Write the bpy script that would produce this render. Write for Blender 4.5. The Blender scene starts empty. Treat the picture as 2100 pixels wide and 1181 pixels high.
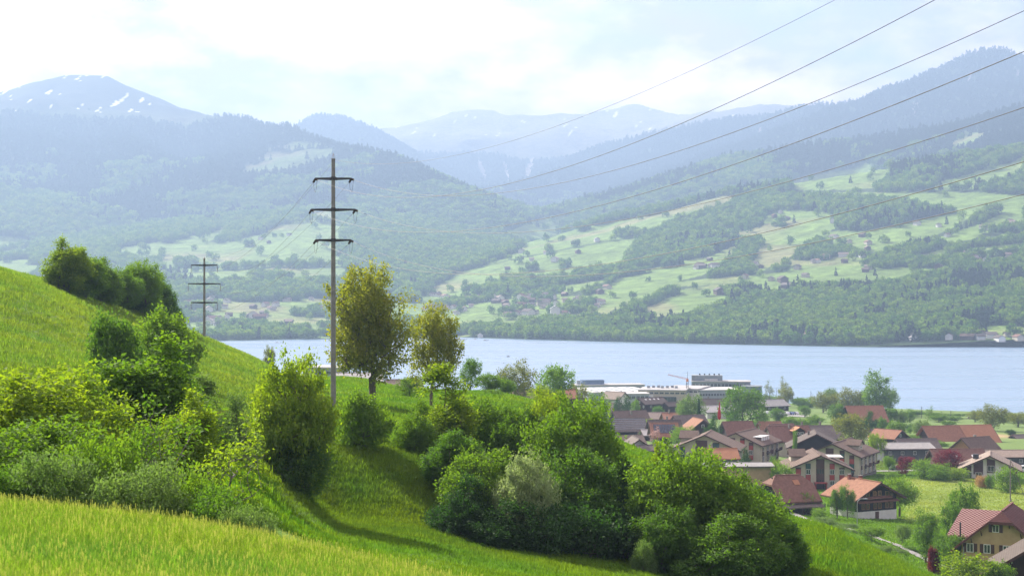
import bpy, math, random
import numpy as np
from mathutils import Vector, Matrix

S = bpy.context.scene
COL = S.collection
F = 3232.0                       # focal length in photograph pixels (2100 wide)
CAMZ = 75.0                      # camera height above the lake

# ------------------------------------------------------------------ camera
cam = bpy.data.cameras.new('camera')
cam.lens = 36.0 * F / 2100.0
cam.sensor_width = 36.0
cam.clip_start = 0.5
cam.clip_end = 60000
cam.dof.use_dof = True
cam.dof.focus_distance = 95
cam.dof.aperture_fstop = 5.0
camo = bpy.data.objects.new('camera', cam)
COL.objects.link(camo)
camo.location = (0, 0, CAMZ)
camo.rotation_euler = (math.radians(90), 0, 0)
S.camera = camo

# ------------------------------------------------------------------ light
SUN_DIR = Vector((-0.50, 0.66, 0.56)).normalized()       # towards the sun
SUN_EL = math.asin(SUN_DIR.z)
SUN_AZ = math.atan2(SUN_DIR.x, SUN_DIR.y)
SUN_STRENGTH = 5.0
SKY_STRENGTH = 0.06
EXPOSURE = 1.43
CLOUD = 0.345
HAZE_DENSITY = 1.75e-4
HAZE_COLOR = (0.395, 0.555, 0.82)

sun = bpy.data.lights.new('sun', 'SUN')
sun.energy = SUN_STRENGTH
sun.angle = math.radians(0.53)
sun.color = (1.0, 0.94, 0.82)
suno = bpy.data.objects.new('sun', sun)
COL.objects.link(suno)
suno.location = (0, 0, 400)
suno.rotation_euler = SUN_DIR.to_track_quat('Z', 'Y').to_euler()

W = bpy.data.worlds.new('World')
S.world = W
W.use_nodes = True
nt = W.node_tree
nt.nodes.clear()
N = nt.nodes.new
L = nt.links.new
out = N('ShaderNodeOutputWorld')
bg = N('ShaderNodeBackground')
bg.inputs['Strength'].default_value = 1.0
sky = N('ShaderNodeTexSky')
sky.sky_type = 'NISHITA'
sky.sun_disc = False
sky.sun_elevation = SUN_EL
sky.sun_rotation = SUN_AZ
sky.altitude = 500
sky.air_density = 1.0
sky.dust_density = 1.5
skm = N('ShaderNodeVectorMath'); skm.operation = 'SCALE'; skm.inputs['Scale'].default_value = SKY_STRENGTH
L(sky.outputs[0], skm.inputs[0])
tc = N('ShaderNodeTexCoord')
mp = N('ShaderNodeMapping'); mp.inputs['Scale'].default_value = (1.0, 1.0, 2.3)
mp.inputs['Location'].default_value = (0.31, 0.17, 0.05)
L(tc.outputs['Generated'], mp.inputs[0])
n1 = N('ShaderNodeTexNoise'); n1.inputs['Scale'].default_value = 3.6; n1.inputs['Detail'].default_value = 9; n1.inputs['Roughness'].default_value = 0.56
n1.inputs['Distortion'].default_value = 0.35
L(mp.outputs[0], n1.inputs['Vector'])
r1 = N('ShaderNodeValToRGB')
r1.color_ramp.elements[0].position = 0.36; r1.color_ramp.elements[0].color = (0, 0, 0, 1)
r1.color_ramp.elements[1].position = 0.56; r1.color_ramp.elements[1].color = (1, 1, 1, 1)
L(n1.outputs['Fac'], r1.inputs[0])
n2 = N('ShaderNodeTexNoise'); n2.inputs['Scale'].default_value = 6.5; n2.inputs['Detail'].default_value = 8; n2.inputs['Roughness'].default_value = 0.6
L(mp.outputs[0], n2.inputs['Vector'])
r2 = N('ShaderNodeValToRGB')
r2.color_ramp.elements[0].position = 0.42; r2.color_ramp.elements[0].color = (1.10 * CLOUD, 0.92 * CLOUD, 1.25 * CLOUD, 1)
r2.color_ramp.elements[1].position = 0.60; r2.color_ramp.elements[1].color = (3.2 * CLOUD, 2.45 * CLOUD, 2.2 * CLOUD, 1)
L(n2.outputs['Fac'], r2.inputs[0])
mx = N('ShaderNodeMix'); mx.data_type = 'RGBA'
L(r1.outputs[0], mx.inputs['Factor']); L(skm.outputs[0], mx.inputs['A']); L(r2.outputs[0], mx.inputs['B'])
L(mx.outputs['Result'], bg.inputs['Color']); L(bg.outputs[0], out.inputs['Surface'])

S.view_settings.view_transform = 'Standard'
S.view_settings.look = 'None'
S.view_settings.gamma = 1.0
S.view_settings.use_curve_mapping = False
S.view_settings.exposure = EXPOSURE
S.render.engine = 'CYCLES'
cy = S.cycles
cy.use_denoising = True
try: cy.denoiser = 'OPENIMAGEDENOISE'
except Exception: pass
try: cy.denoising_input_passes = 'RGB_ALBEDO_NORMAL'
except Exception: pass
cy.max_bounces = 5; cy.diffuse_bounces = 2; cy.glossy_bounces = 2
cy.transmission_bounces = 3; cy.volume_bounces = 0; cy.transparent_max_bounces = 6
cy.caustics_reflective = False; cy.caustics_refractive = False
cy.sample_clamp_indirect = 4.0

# ------------------------------------------------------------------ helpers
def tag(o, label=None, cat=None, group=None, kind=None):
    if label: o['label'] = label
    if cat: o['category'] = cat
    if group: o['group'] = group
    if kind: o['kind'] = kind
    return o

def empty(name, loc=(0, 0, 0), rz=0.0, label=None, cat=None, group=None):
    o = bpy.data.objects.new(name, None)
    COL.objects.link(o)
    o.empty_display_size = 0.5
    o.location = loc
    o.rotation_euler = (0, 0, rz)
    return tag(o, label, cat, group)

def link(name, me, mat=None, parent=None):
    o = bpy.data.objects.new(name, me)
    COL.objects.link(o)
    if parent is not None: o.parent = parent
    if mat is not None:
        if len(me.materials) == 0: me.materials.append(mat)
        elif me.materials[0] != mat:
            o.material_slots[0].link = 'OBJECT'
            o.material_slots[0].material = mat
    return o

def np_mesh(name, V, Q, attrs=None, smooth=False, face_attrs=None):
    """V (n,3), Q (m,k) int array, all faces with k corners"""
    me = bpy.data.meshes.new(name)
    V = np.asarray(V, dtype=np.float32); Q = np.asarray(Q, dtype=np.int32)
    k = Q.shape[1] if len(Q) else 4
    me.vertices.add(len(V)); me.vertices.foreach_set('co', V.ravel())
    me.loops.add(Q.size); me.loops.foreach_set('vertex_index', Q.ravel())
    me.polygons.add(len(Q))
    me.polygons.foreach_set('loop_start', np.arange(0, Q.size, k, dtype=np.int32))
    try: me.polygons.foreach_set('loop_total', np.full(len(Q), k, dtype=np.int32))
    except Exception: pass
    if smooth: me.polygons.foreach_set('use_smooth', np.ones(len(Q), dtype=bool))
    me.update(calc_edges=True)
    for nm, arr in (attrs or {}).items():
        arr = np.asarray(arr, dtype=np.float32)
        if arr.ndim == 1:
            a = me.attributes.new(nm, 'FLOAT', 'POINT'); a.data.foreach_set('value', arr)
        else:
            if arr.shape[1] == 3: arr = np.hstack([arr, np.ones((len(arr), 1), np.float32)])
            a = me.attributes.new(nm, 'FLOAT_COLOR', 'POINT'); a.data.foreach_set('color', arr.ravel())
    for nm, arr in (face_attrs or {}).items():
        a = me.attributes.new(nm, 'FLOAT', 'FACE'); a.data.foreach_set('value', np.asarray(arr, dtype=np.float32))
    return me

class MB:
    """collects simple solids into one mesh"""
    def __init__(s): s.v = []; s.f = []
    def add(s, vs, fs):
        b = len(s.v); s.v += [tuple(v) for v in vs]; s.f += [tuple(i + b for i in f) for f in fs]; return s
    def box(s, c, d, rz=0.0, M=None):
        x, y, z = d[0] / 2, d[1] / 2, d[2] / 2
        vs = [Vector((a * x, b * y, e * z)) for e in (-1, 1) for b in (-1, 1) for a in (-1, 1)]
        R = Matrix.Rotation(rz, 3, 'Z') if M is None else M
        vs = [R @ v + Vector(c) for v in vs]
        return s.add(vs, [(0, 2, 3, 1), (4, 5, 7, 6), (0, 1, 5, 4), (2, 6, 7, 3), (1, 3, 7, 5), (0, 4, 6, 2)])
    def bar(s, a, b, w, h=None, up=(0, 0, 1)):
        a = Vector(a); b = Vector(b); d = b - a; l = d.length
        if l < 1e-6: return s
        h = h or w; y = d.normalized(); x = y.cross(Vector(up))
        if x.length < 1e-4: x = y.cross(Vector((1, 0, 0)))
        x.normalize(); z = x.cross(y)
        M = Matrix((x, y, z)).transposed()
        return s.box((a + b) / 2, (w, l, h), M=M)
    def tube(s, pts, rad, n=6, cap=True):
        pts = [Vector(p) for p in pts]
        if not hasattr(rad, '__len__'): rad = [rad] * len(pts)
        rings = []; up = Vector((0.13, 0.21, 0.97)).normalized()
        for i, p in enumerate(pts):
            d = (pts[min(i + 1, len(pts) - 1)] - pts[max(i - 1, 0)]).normalized()
            x = d.cross(up)
            if x.length < 1e-3: x = d.cross(Vector((1, 0, 0)))
            x.normalize(); y = x.cross(d)
            rings.append([p + (x * math.cos(t) + y * math.sin(t)) * rad[i] for t in [2 * math.pi * k / n for k in range(n)]])
        vs = [v for r in rings for v in r]; fs = []
        for i in range(len(pts) - 1):
            for k in range(n):
                a = i * n + k; b = i * n + (k + 1) % n
                fs.append((a, b, b + n, a + n))
        if cap:
            fs.append(tuple(range(n))[::-1]); fs.append(tuple((len(pts) - 1) * n + k for k in range(n)))
        return s.add(vs, fs)
    def prism(s, poly, y0, y1):
        """poly in (x,z), extruded along y"""
        n = len(poly)
        vs = [(x, y0, z) for x, z in poly] + [(x, y1, z) for x, z in poly]
        fs = [tuple(range(n)), tuple(range(2 * n - 1, n - 1, -1))]
        for i in range(n):
            j = (i + 1) % n; fs.append((j, i, i + n, j + n))
        return s.add(vs, fs)
    def lathe(s, prof, n=10, c=(0, 0, 0)):
        vs = []; fs = []
        for r, z in prof:
            for k in range(n):
                t = 2 * math.pi * k / n; vs.append((c[0] + r * math.cos(t), c[1] + r * math.sin(t), c[2] + z))
        for i in range(len(prof) - 1):
            for k in range(n):
                a = i * n + k; b = i * n + (k + 1) % n; fs.append((a, b, b + n, a + n))
        fs.append(tuple(range(n))[::-1]); fs.append(tuple((len(prof) - 1) * n + k for k in range(n)))
        return s.add(vs, fs)
    def mesh(s, name):
        me = bpy.data.meshes.new(name); me.from_pydata(s.v, [], s.f); me.update(); return me
    def build(s, name, mat, parent=None):
        return link(name, s.mesh(name), mat, parent)

# value noise -------------------------------------------------------
def _h(ix, iy, seed):
    n = (ix.astype(np.int64) * 374761393 + iy.astype(np.int64) * 668265263 + seed * 1442695041) & 0xFFFFFFFF
    n = ((n ^ (n >> 13)) * 1274126177) & 0xFFFFFFFF
    n = (n ^ (n >> 16)) & 0xFFFFFFFF
    return n.astype(np.float64) / 4294967295.0
def vnoise(x, y, seed=0):
    ix = np.floor(x); iy = np.floor(y); fx = x - ix; fy = y - iy
    fx = fx * fx * (3 - 2 * fx); fy = fy * fy * (3 - 2 * fy)
    a = _h(ix, iy, seed); b = _h(ix + 1, iy, seed); c = _h(ix, iy + 1, seed); d = _h(ix + 1, iy + 1, seed)
    return (a * (1 - fx) + b * fx) * (1 - fy) + (c * (1 - fx) + d * fx) * fy
def fbm(x, y, scale, octv=4, seed=0, gain=0.5):
    x = np.asarray(x, float) / scale; y = np.asarray(y, float) / scale
    s = 0; a = 1.0; t = 0
    for o in range(octv):
        s = s + a * vnoise(x + 17.3 * o, y - 9.1 * o, seed + o); t += a; a *= gain
        x = x * 2.03; y = y * 2.03
    return s / t * 2 - 1

# materials ---------------------------------------------------------
def newmat(name):
    m = bpy.data.materials.new(name); m.use_nodes = True
    t = m.node_tree; t.nodes.clear()
    o = t.nodes.new('ShaderNodeOutputMaterial')
    return m, t, o
def c4(c): return (c[0], c[1], c[2], 1)
_pm = {}
def pm(name, c1, c2=None, scale=3.0, rough=0.8, bump=0.0, metal=0.0, spec=0.3, stretch=(1, 1, 1), detail=4):
    if name in _pm: return _pm[name]
    m, t, o = newmat(name)
    p = t.nodes.new('ShaderNodeBsdfPrincipled')
    p.inputs['Roughness'].default_value = rough; p.inputs['Metallic'].default_value = metal
    p.inputs['Specular IOR Level'].default_value = spec
    c2 = c2 or tuple(min(1, x * 0.72) for x in c1)
    tc = t.nodes.new('ShaderNodeTexCoord'); mpn = t.nodes.new('ShaderNodeMapping'); mpn.inputs['Scale'].default_value = stretch
    t.links.new(tc.outputs['Object'], mpn.inputs[0])
    n = t.nodes.new('ShaderNodeTexNoise'); n.inputs['Scale'].default_value = scale; n.inputs['Detail'].default_value = detail; n.inputs['Roughness'].default_value = 0.65
    t.links.new(mpn.outputs[0], n.inputs['Vector'])
    r = t.nodes.new('ShaderNodeValToRGB')
    r.color_ramp.elements[0].position = 0.36; r.color_ramp.elements[0].color = c4(c2)
    r.color_ramp.elements[1].position = 0.66; r.color_ramp.elements[1].color = c4(c1)
    t.links.new(n.outputs['Fac'], r.inputs[0]); t.links.new(r.outputs[0], p.inputs['Base Color'])
    if bump:
        b = t.nodes.new('ShaderNodeBump'); b.inputs['Strength'].default_value = bump; b.inputs['Distance'].default_value = 0.05
        t.links.new(n.outputs['Fac'], b.inputs['Height']); t.links.new(b.outputs[0], p.inputs['Normal'])
    t.links.new(p.outputs[0], o.inputs[0])
    _pm[name] = m
    return m

def leafmat(name, ca, cb, trans=0.42, tcol=None, attr='tint', gloss=0.02, rnd=0.25, shadow_mix=0.0):
    """two leaf tones mixed by the per-leaf tint, thin leaves that let light through"""
    m, t, o = newmat(name)
    a = t.nodes.new('ShaderNodeAttribute'); a.attribute_name = attr
    oi = t.nodes.new('ShaderNodeObjectInfo')
    ad = t.nodes.new('ShaderNodeMath'); ad.operation = 'MULTIPLY_ADD'; ad.inputs[1].default_value = rnd; ad.use_clamp = True
    sb = t.nodes.new('ShaderNodeMath'); sb.operation = 'SUBTRACT'; sb.inputs[1].default_value = rnd * 0.5
    t.links.new(a.outputs['Fac'], sb.inputs[0])
    t.links.new(oi.outputs['Random'], ad.inputs[0]); t.links.new(sb.outputs[0], ad.inputs[2])
    mxn = t.nodes.new('ShaderNodeMix'); mxn.data_type = 'RGBA'
    mxn.inputs['A'].default_value = c4(ca); mxn.inputs['B'].default_value = c4(cb)
    t.links.new(ad.outputs[0], mxn.inputs['Factor'])
    d = t.nodes.new('ShaderNodeBsdfDiffuse'); t.links.new(mxn.outputs['Result'], d.inputs[0])
    tr = t.nodes.new('ShaderNodeBsdfTranslucent')
    mul = t.nodes.new('ShaderNodeMix'); mul.data_type = 'RGBA'; mul.blend_type = 'MULTIPLY'; mul.inputs['Factor'].default_value = 1
    mul.inputs['B'].default_value = c4(tcol or (2.0, 1.9, 0.7))
    t.links.new(mxn.outputs['Result'], mul.inputs['A']); t.links.new(mul.outputs['Result'], tr.inputs[0])
    ms = t.nodes.new('ShaderNodeMixShader'); ms.inputs[0].default_value = trans
    t.links.new(d.outputs[0], ms.inputs[1]); t.links.new(tr.outputs[0], ms.inputs[2])
    g = t.nodes.new('ShaderNodeBsdfGlossy'); g.inputs['Roughness'].default_value = 0.65; g.inputs['Color'].default_value = (1, 1, 1, 1)
    m2 = t.nodes.new('ShaderNodeMixShader'); m2.inputs[0].default_value = gloss
    t.links.new(ms.outputs[0], m2.inputs[1]); t.links.new(g.outputs[0], m2.inputs[2])
    t.links.new(m2.outputs[0], o.inputs[0])
    return m

# ------------------------------------------------------------------ near terrain
def px2x(px, D): return (px - 1050.0) / F * D
def py2z(py, D): return CAMZ - (py - 590.5) / F * D

DS = np.array([6, 8, 14, 20, 30, 45, 60, 75, 88, 100, 120, 140, 170, 200, 250, 300, 360, 430, 520, 650, 850, 1000, 1200, 1500], float)
TAB = {
 -400: [1560,1290,1100, 985, 975, 940, 870, 800, 745, 690, 600, 520, 450, 420, 410, 430, 470, 520, 560, 600, 640, 660, 690, 760],
 0:    [1640,1340,1140,1040,1075,1010, 925, 860, 815, 760, 670, 592, 556, 553, 562, 580, 610, 640, 670, 700, 720, 730, 760, 790],
 200:  [1650,1352,1160,1062,1095,1040, 960, 890, 835, 790, 735, 690, 640, 610, 603, 618, 640, 660, 690, 720, 740, 750, 780, 800],
 350:  [1660,1365,1176,1080,1115,1062, 985, 915, 860, 820, 775, 745, 705, 679, 664, 672, 695, 720, 745, 765, 780, 790, 800, 810],
 430:  [1665,1372,1184,1092,1125,1075, 998, 935, 885, 845, 800, 775, 738, 713, 698, 706, 725, 745, 765, 780, 790, 795, 805, 812],
 520:  [1675,1380,1194,1106,1140,1090,1025, 975, 930, 862, 832, 806, 770, 748, 737, 745, 760, 775, 785, 795, 800, 805, 808, 815],
 600:  [1680,1388,1206,1122,1155,1112,1080,1045, 985, 895, 862, 840, 808, 786, 775, 778, 786, 795, 800, 805, 808, 810, 812, 818],
 700:  [1690,1396,1218,1146,1190,1165,1130,1098,1062, 905, 862, 838, 812, 790, 774, 776, 785, 795, 800, 805, 808, 810, 812, 818],
 850:  [1700,1404,1240,1184,1230,1212,1176,1120,1080, 930, 880, 855, 830, 812, 800, 805, 812, 820, 822, 820, 815, 812, 812, 818],
 1000: [1710,1415,1268,1222,1268,1246,1204,1150,1112, 975, 905, 872, 840, 815, 806, 815, 825, 832, 832, 825, 818, 812, 811, 818],
 1150: [1720,1425,1292,1262,1300,1270,1222,1172,1132,1040, 960, 918, 880, 855, 842, 850, 858, 860, 850, 838, 822, 812, 807, 816],
 1300: [1730,1432,1322,1304,1322,1292,1245,1195,1155,1095,1000, 958, 926, 922, 930, 938, 938, 925, 905, 868, 832, 815, 806, 818],
 1450: [1740,1440,1350,1334,1345,1312,1265,1220,1185,1140,1065,1012, 980, 978, 990, 995, 990, 962, 908, 872, 835, 820, 812, 820],
 1650: [1750,1450,1382,1372,1378,1344,1294,1238,1182,1132,1074,1082,1120,1132,1105,1068,1032, 988, 936, 882, 842, 830, 818, 822],
 1770: [1755,1455,1396,1388,1392,1362,1322,1275,1218,1165,1118,1122,1150,1155,1120,1078,1040, 990, 936, 885, 846, 834, 820, 824],
 1900: [1760,1460,1412,1404,1404,1380,1345,1305,1262,1222,1181,1190,1210,1205,1152,1092,1044, 988, 936, 890, 850, 838, 824, 826],
 2100: [1770,1470,1430,1424,1424,1410,1380,1350,1315,1285,1258,1262,1262,1235,1182,1100,1050, 994, 942, 896, 858, 842, 828, 828],
 2600: [1780,1490,1460,1455,1450,1440,1420,1400,1380,1360,1340,1330,1310,1270,1200,1130,1060,1000, 950, 902, 864, 848, 832, 832],
}
TPX = np.array(sorted(TAB), float)
TZ = np.array([[CAMZ - (TAB[int(p)][i] - 590.5) / F * DS[i] for i in range(len(DS))] for p in TPX])
def _slopes(x, y):
    """monotone (pchip) slopes along the last axis"""
    h = np.diff(x); d = np.diff(y, axis=-1) / h
    m = np.zeros_like(y)
    w1 = 2 * h[1:] + h[:-1]; w2 = h[1:] + 2 * h[:-1]
    a = d[..., :-1]; b = d[..., 1:]
    with np.errstate(divide='ignore', invalid='ignore'):
        mm = (w1 + w2) / (w1 / a + w2 / b)
    m[..., 1:-1] = np.where(a * b > 0, mm, 0)
    m[..., 0] = d[..., 0]; m[..., -1] = d[..., -1]
    return m
LD = np.log(DS)
TM = _slopes(LD, TZ)
def _hermite(x, X, Y, M):
    i = np.clip(np.searchsorted(X, x, side='right') - 1, 0, len(X) - 2)
    h = X[i + 1] - X[i]; t = (x - X[i]) / h
    return i, h, t
def near_z(x, y):
    """ground height near the camera side of the lake"""
    x = np.asarray(x, float); y = np.maximum(np.asarray(y, float), 6.01)
    px = np.clip(1050 + x / y * F, -400, 2599.9); ld = np.log(np.clip(y, DS[0], DS[-1] - 0.01))
    i, h, t = _hermite(ld, LD, None, None)
    h00 = 2*t**3 - 3*t**2 + 1; h10 = t**3 - 2*t**2 + t; h01 = -2*t**3 + 3*t**2; h11 = t**3 - t**2
    def col(j): return h00 * TZ[j, i] + h10 * h * TM[j, i] + h01 * TZ[j, i + 1] + h11 * h * TM[j, i + 1]
    j = np.clip(np.searchsorted(TPX, px, side='right') - 1, 0, len(TPX) - 2)
    j0 = np.maximum(j - 1, 0); j3 = np.minimum(j + 2, len(TPX) - 1)
    z0, z1, z2, z3 = col(j0), col(j), col(j + 1), col(j3)
    H = TPX[j + 1] - TPX[j]; s = (px - TPX[j]) / H
    d0 = np.where(j0 < j, (z1 - z0) / np.maximum(TPX[j] - TPX[j0], 1), (z2 - z1) / H)
    d1 = (z2 - z1) / H
    d2 = np.where(j3 > j + 1, (z3 - z2) / np.maximum(TPX[j3] - TPX[j + 1], 1), d1)
    m1 = np.where(d0 * d1 > 0, 2 * d0 * d1 / (d0 + d1 + 1e-12), 0); m2 = np.where(d1 * d2 > 0, 2 * d1 * d2 / (d1 + d2 + 1e-12), 0)
    z = (2*s**3 - 3*s**2 + 1) * z1 + (s**3 - 2*s**2 + s) * H * m1 + (-2*s**3 + 3*s**2) * z2 + (s**3 - s**2) * H * m2
    amp = np.clip(y / 400, 0.02, 0.45) * np.clip((1000 - y) / 300, 0, 1)
    z = z + fbm(x, y, 14, 4, 5) * amp + fbm(x, y, 2.2, 3, 9) * np.clip(y / 900, 0.015, 0.10)
    return z
def gz(x, y): return float(near_z(np.array([x]), np.array([y]))[0])
def ground_at(px, D, dz=0.0):
    x = px2x(px, D); return Vector((x, D, gz(x, D) + dz))

def pts_in_poly(px, py, poly):
    inside = np.zeros(px.shape, bool); n = len(poly); j = n - 1
    for i in range(n):
        xi, yi = poly[i]; xj, yj = poly[j]
        c = ((yi > py) != (yj > py)) & (px < (xj - xi) * (py - yi) / ((yj - yi) + 1e-9) + xi)
        inside ^= c; j = i
    return inside

def near_color(x, y):
    """albedo of the turf: what grows where (hay meadow, mown field, bank, worn soil)"""
    px = 1050 + x / y * F; n = fbm(x, y, 11, 5, 21) ; n2 = fbm(x, y, 60, 3, 31)
    base = np.array([0.098, 0.205, 0.016]); olive = np.array([0.142, 0.228, 0.032]); mow = np.array([0.235, 0.300, 0.085])
    deep = np.array([0.120, 0.185, 0.026]); soil = np.array([0.20, 0.145, 0.09])
    k = np.clip(0.5 + n * 0.9, 0, 1)[..., None]
    c = base * (1 - 0.45 * k) + olive * 0.45 * k
    hill = (np.clip((600 - px) / 120, 0, 1) * np.clip((y - 95) / 30, 0, 1))[..., None]
    c = c * (1 - hill * 0.85) + (olive * (0.85 + 0.3 * k)) * hill * 0.85
    fore = np.clip((26 - y) / 5, 0, 1)[..., None]
    c = c * (1 - fore * 0.7) + (olive * 1.3) * fore * 0.7
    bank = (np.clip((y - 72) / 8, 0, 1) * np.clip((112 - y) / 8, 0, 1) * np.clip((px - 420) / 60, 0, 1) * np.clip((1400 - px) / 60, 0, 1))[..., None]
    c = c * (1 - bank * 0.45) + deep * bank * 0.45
    # eroded earth on the gully bank between hill and terrace
    so = np.exp(-((px - 465) / 45) ** 2 - ((y - 95) / 5) ** 2)
    so = np.clip(so * (1.2 + n), 0, 1)[..., None]
    c = c * (1 - so) + soil * 0.6 * so
    # mown pale field between farmhouse and hedge
    m = np.clip((px - 1840) / 25, 0, 1) * np.clip((y - 322) / 14, 0, 1) * np.clip((446 - y) / 10, 0, 1)
    m = (m * (0.75 + 0.25 * k[..., 0]))[..., None]
    c = c * (1 - m) + mow * m
    vill = (np.clip((y - 455) / 30, 0, 1) * np.clip((px - 1200) / 30, 0, 1))[..., None]
    c = c * (1 - vill * 0.35) + np.array([0.17, 0.17, 0.10]) * vill * 0.35
    tan = np.exp(-((px - 1860) / 60) ** 2 - ((y - 610) / 14) ** 2) + np.exp(-((px - 2050) / 28) ** 2 - ((y - 655) / 14) ** 2)
    tan = np.clip(tan * 1.3, 0, 1)[..., None]
    c = c * (1 - tan) + np.array([0.34, 0.25, 0.13]) * tan
    return c * (1 + 0.16 * n2)[..., None]

nu, nd = 420, 460
pxs = np.linspace(-380, 2560, nu)
dd = np.concatenate([np.geomspace(6.2, 60, 120, endpoint=False), np.geomspace(60, 130, 150, endpoint=False), np.geomspace(130, 1450, nd - 270)])
PX, DD = np.meshgrid(pxs, dd)
XX = (PX - 1050) / F * DD; ZZ = near_z(XX, DD)
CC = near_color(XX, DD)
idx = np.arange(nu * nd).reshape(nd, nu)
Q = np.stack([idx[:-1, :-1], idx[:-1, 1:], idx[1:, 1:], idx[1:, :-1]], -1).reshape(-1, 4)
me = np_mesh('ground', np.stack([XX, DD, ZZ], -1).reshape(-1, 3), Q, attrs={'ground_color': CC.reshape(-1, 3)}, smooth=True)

def ground_material(name, attr, nscale, var=0.35, bump=0.6, dist=0.25, rough=0.95):
    m, t, o = newmat(name)
    p = t.nodes.new('ShaderNodeBsdfPrincipled'); p.inputs['Roughness'].default_value = rough; p.inputs['Specular IOR Level'].default_value = 0.15
    a = t.nodes.new('ShaderNodeAttribute'); a.attribute_name = attr
    g = t.nodes.new('ShaderNodeNewGeometry')
    n = t.nodes.new('ShaderNodeTexNoise'); n.inputs['Scale'].default_value = nscale; n.inputs['Detail'].default_value = 8; n.inputs['Roughness'].default_value = 0.7
    t.links.new(g.outputs['Position'], n.inputs['Vector'])
    mr = t.nodes.new('ShaderNodeMapRange'); mr.inputs['From Min'].default_value = 0.3; mr.inputs['From Max'].default_value = 0.7
    mr.inputs['To Min'].default_value = 1 - var; mr.inputs['To Max'].default_value = 1 + var
    t.links.new(n.outputs['Fac'], mr.inputs[0])
    vm = t.nodes.new('ShaderNodeVectorMath'); vm.operation = 'SCALE'
    t.links.new(a.outputs['Color'], vm.inputs[0]); t.links.new(mr.outputs[0], vm.inputs['Scale'])
    t.links.new(vm.outputs[0], p.inputs['Base Color'])
    b = t.nodes.new('ShaderNodeBump'); b.inputs['Strength'].default_value = bump; b.inputs['Distance'].default_value = dist
    t.links.new(n.outputs['Fac'], b.inputs['Height']); t.links.new(b.outputs[0], p.inputs['Normal'])
    t.links.new(p.outputs[0], o.inputs[0])
    return m
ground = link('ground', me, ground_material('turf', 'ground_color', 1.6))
tag(ground, kind='structure')

# ------------------------------------------------------------------ lake
m, t, o = newmat('lake_water')
p = t.nodes.new('ShaderNodeBsdfPrincipled')
p.inputs['Base Color'].default_value = (0.20, 0.30, 0.42, 1); p.inputs['Roughness'].default_value = 0.30; p.inputs['IOR'].default_value = 1.45
g = t.nodes.new('ShaderNodeNewGeometry')
mpn = t.nodes.new('ShaderNodeMapping'); mpn.inputs['Scale'].default_value = (0.12, 0.4, 1.0)
t.links.new(g.outputs['Position'], mpn.inputs[0])
n = t.nodes.new('ShaderNodeTexNoise'); n.inputs['Scale'].default_value = 1.0; n.inputs['Detail'].default_value = 7; n.inputs['Roughness'].default_value = 0.68
mp2 = t.nodes.new('ShaderNodeMapping'); mp2.inputs['Scale'].default_value = (0.0016, 0.012, 1.0); mp2.inputs['Rotation'].default_value = (0, 0, 0.12)
t.links.new(g.outputs['Position'], mp2.inputs[0])
nw = t.nodes.new('ShaderNodeTexNoise'); nw.inputs['Scale'].default_value = 1.0; nw.inputs['Detail'].default_value = 5; nw.inputs['Roughness'].default_value = 0.6
t.links.new(mp2.outputs[0], nw.inputs['Vector'])
mrw = t.nodes.new('ShaderNodeMapRange'); mrw.inputs['From Min'].default_value = 0.35; mrw.inputs['From Max'].default_value = 0.65; mrw.inputs['To Min'].default_value = 0.24; mrw.inputs['To Max'].default_value = 0.34
t.links.new(nw.outputs['Fac'], mrw.inputs[0]); t.links.new(mrw.outputs[0], p.inputs['Roughness'])
t.links.new(mpn.outputs[0], n.inputs['Vector'])
b = t.nodes.new('ShaderNodeBump'); b.inputs['Strength'].default_value = 1.0; b.inputs['Distance'].default_value = 0.35
t.links.new(n.outputs['Fac'], b.inputs['Height']); t.links.new(b.outputs[0], p.inputs['Normal'])
t.links.new(p.outputs[0], o.inputs[0])
water_mat = m
lake = MB().add([(-3000, 650, 0), (3000, 650, 0), (3000, 3000, 0), (-3000, 3000, 0)], [(0, 1, 2, 3)]).build('lake', water_mat)
tag(lake, kind='structure')

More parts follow.
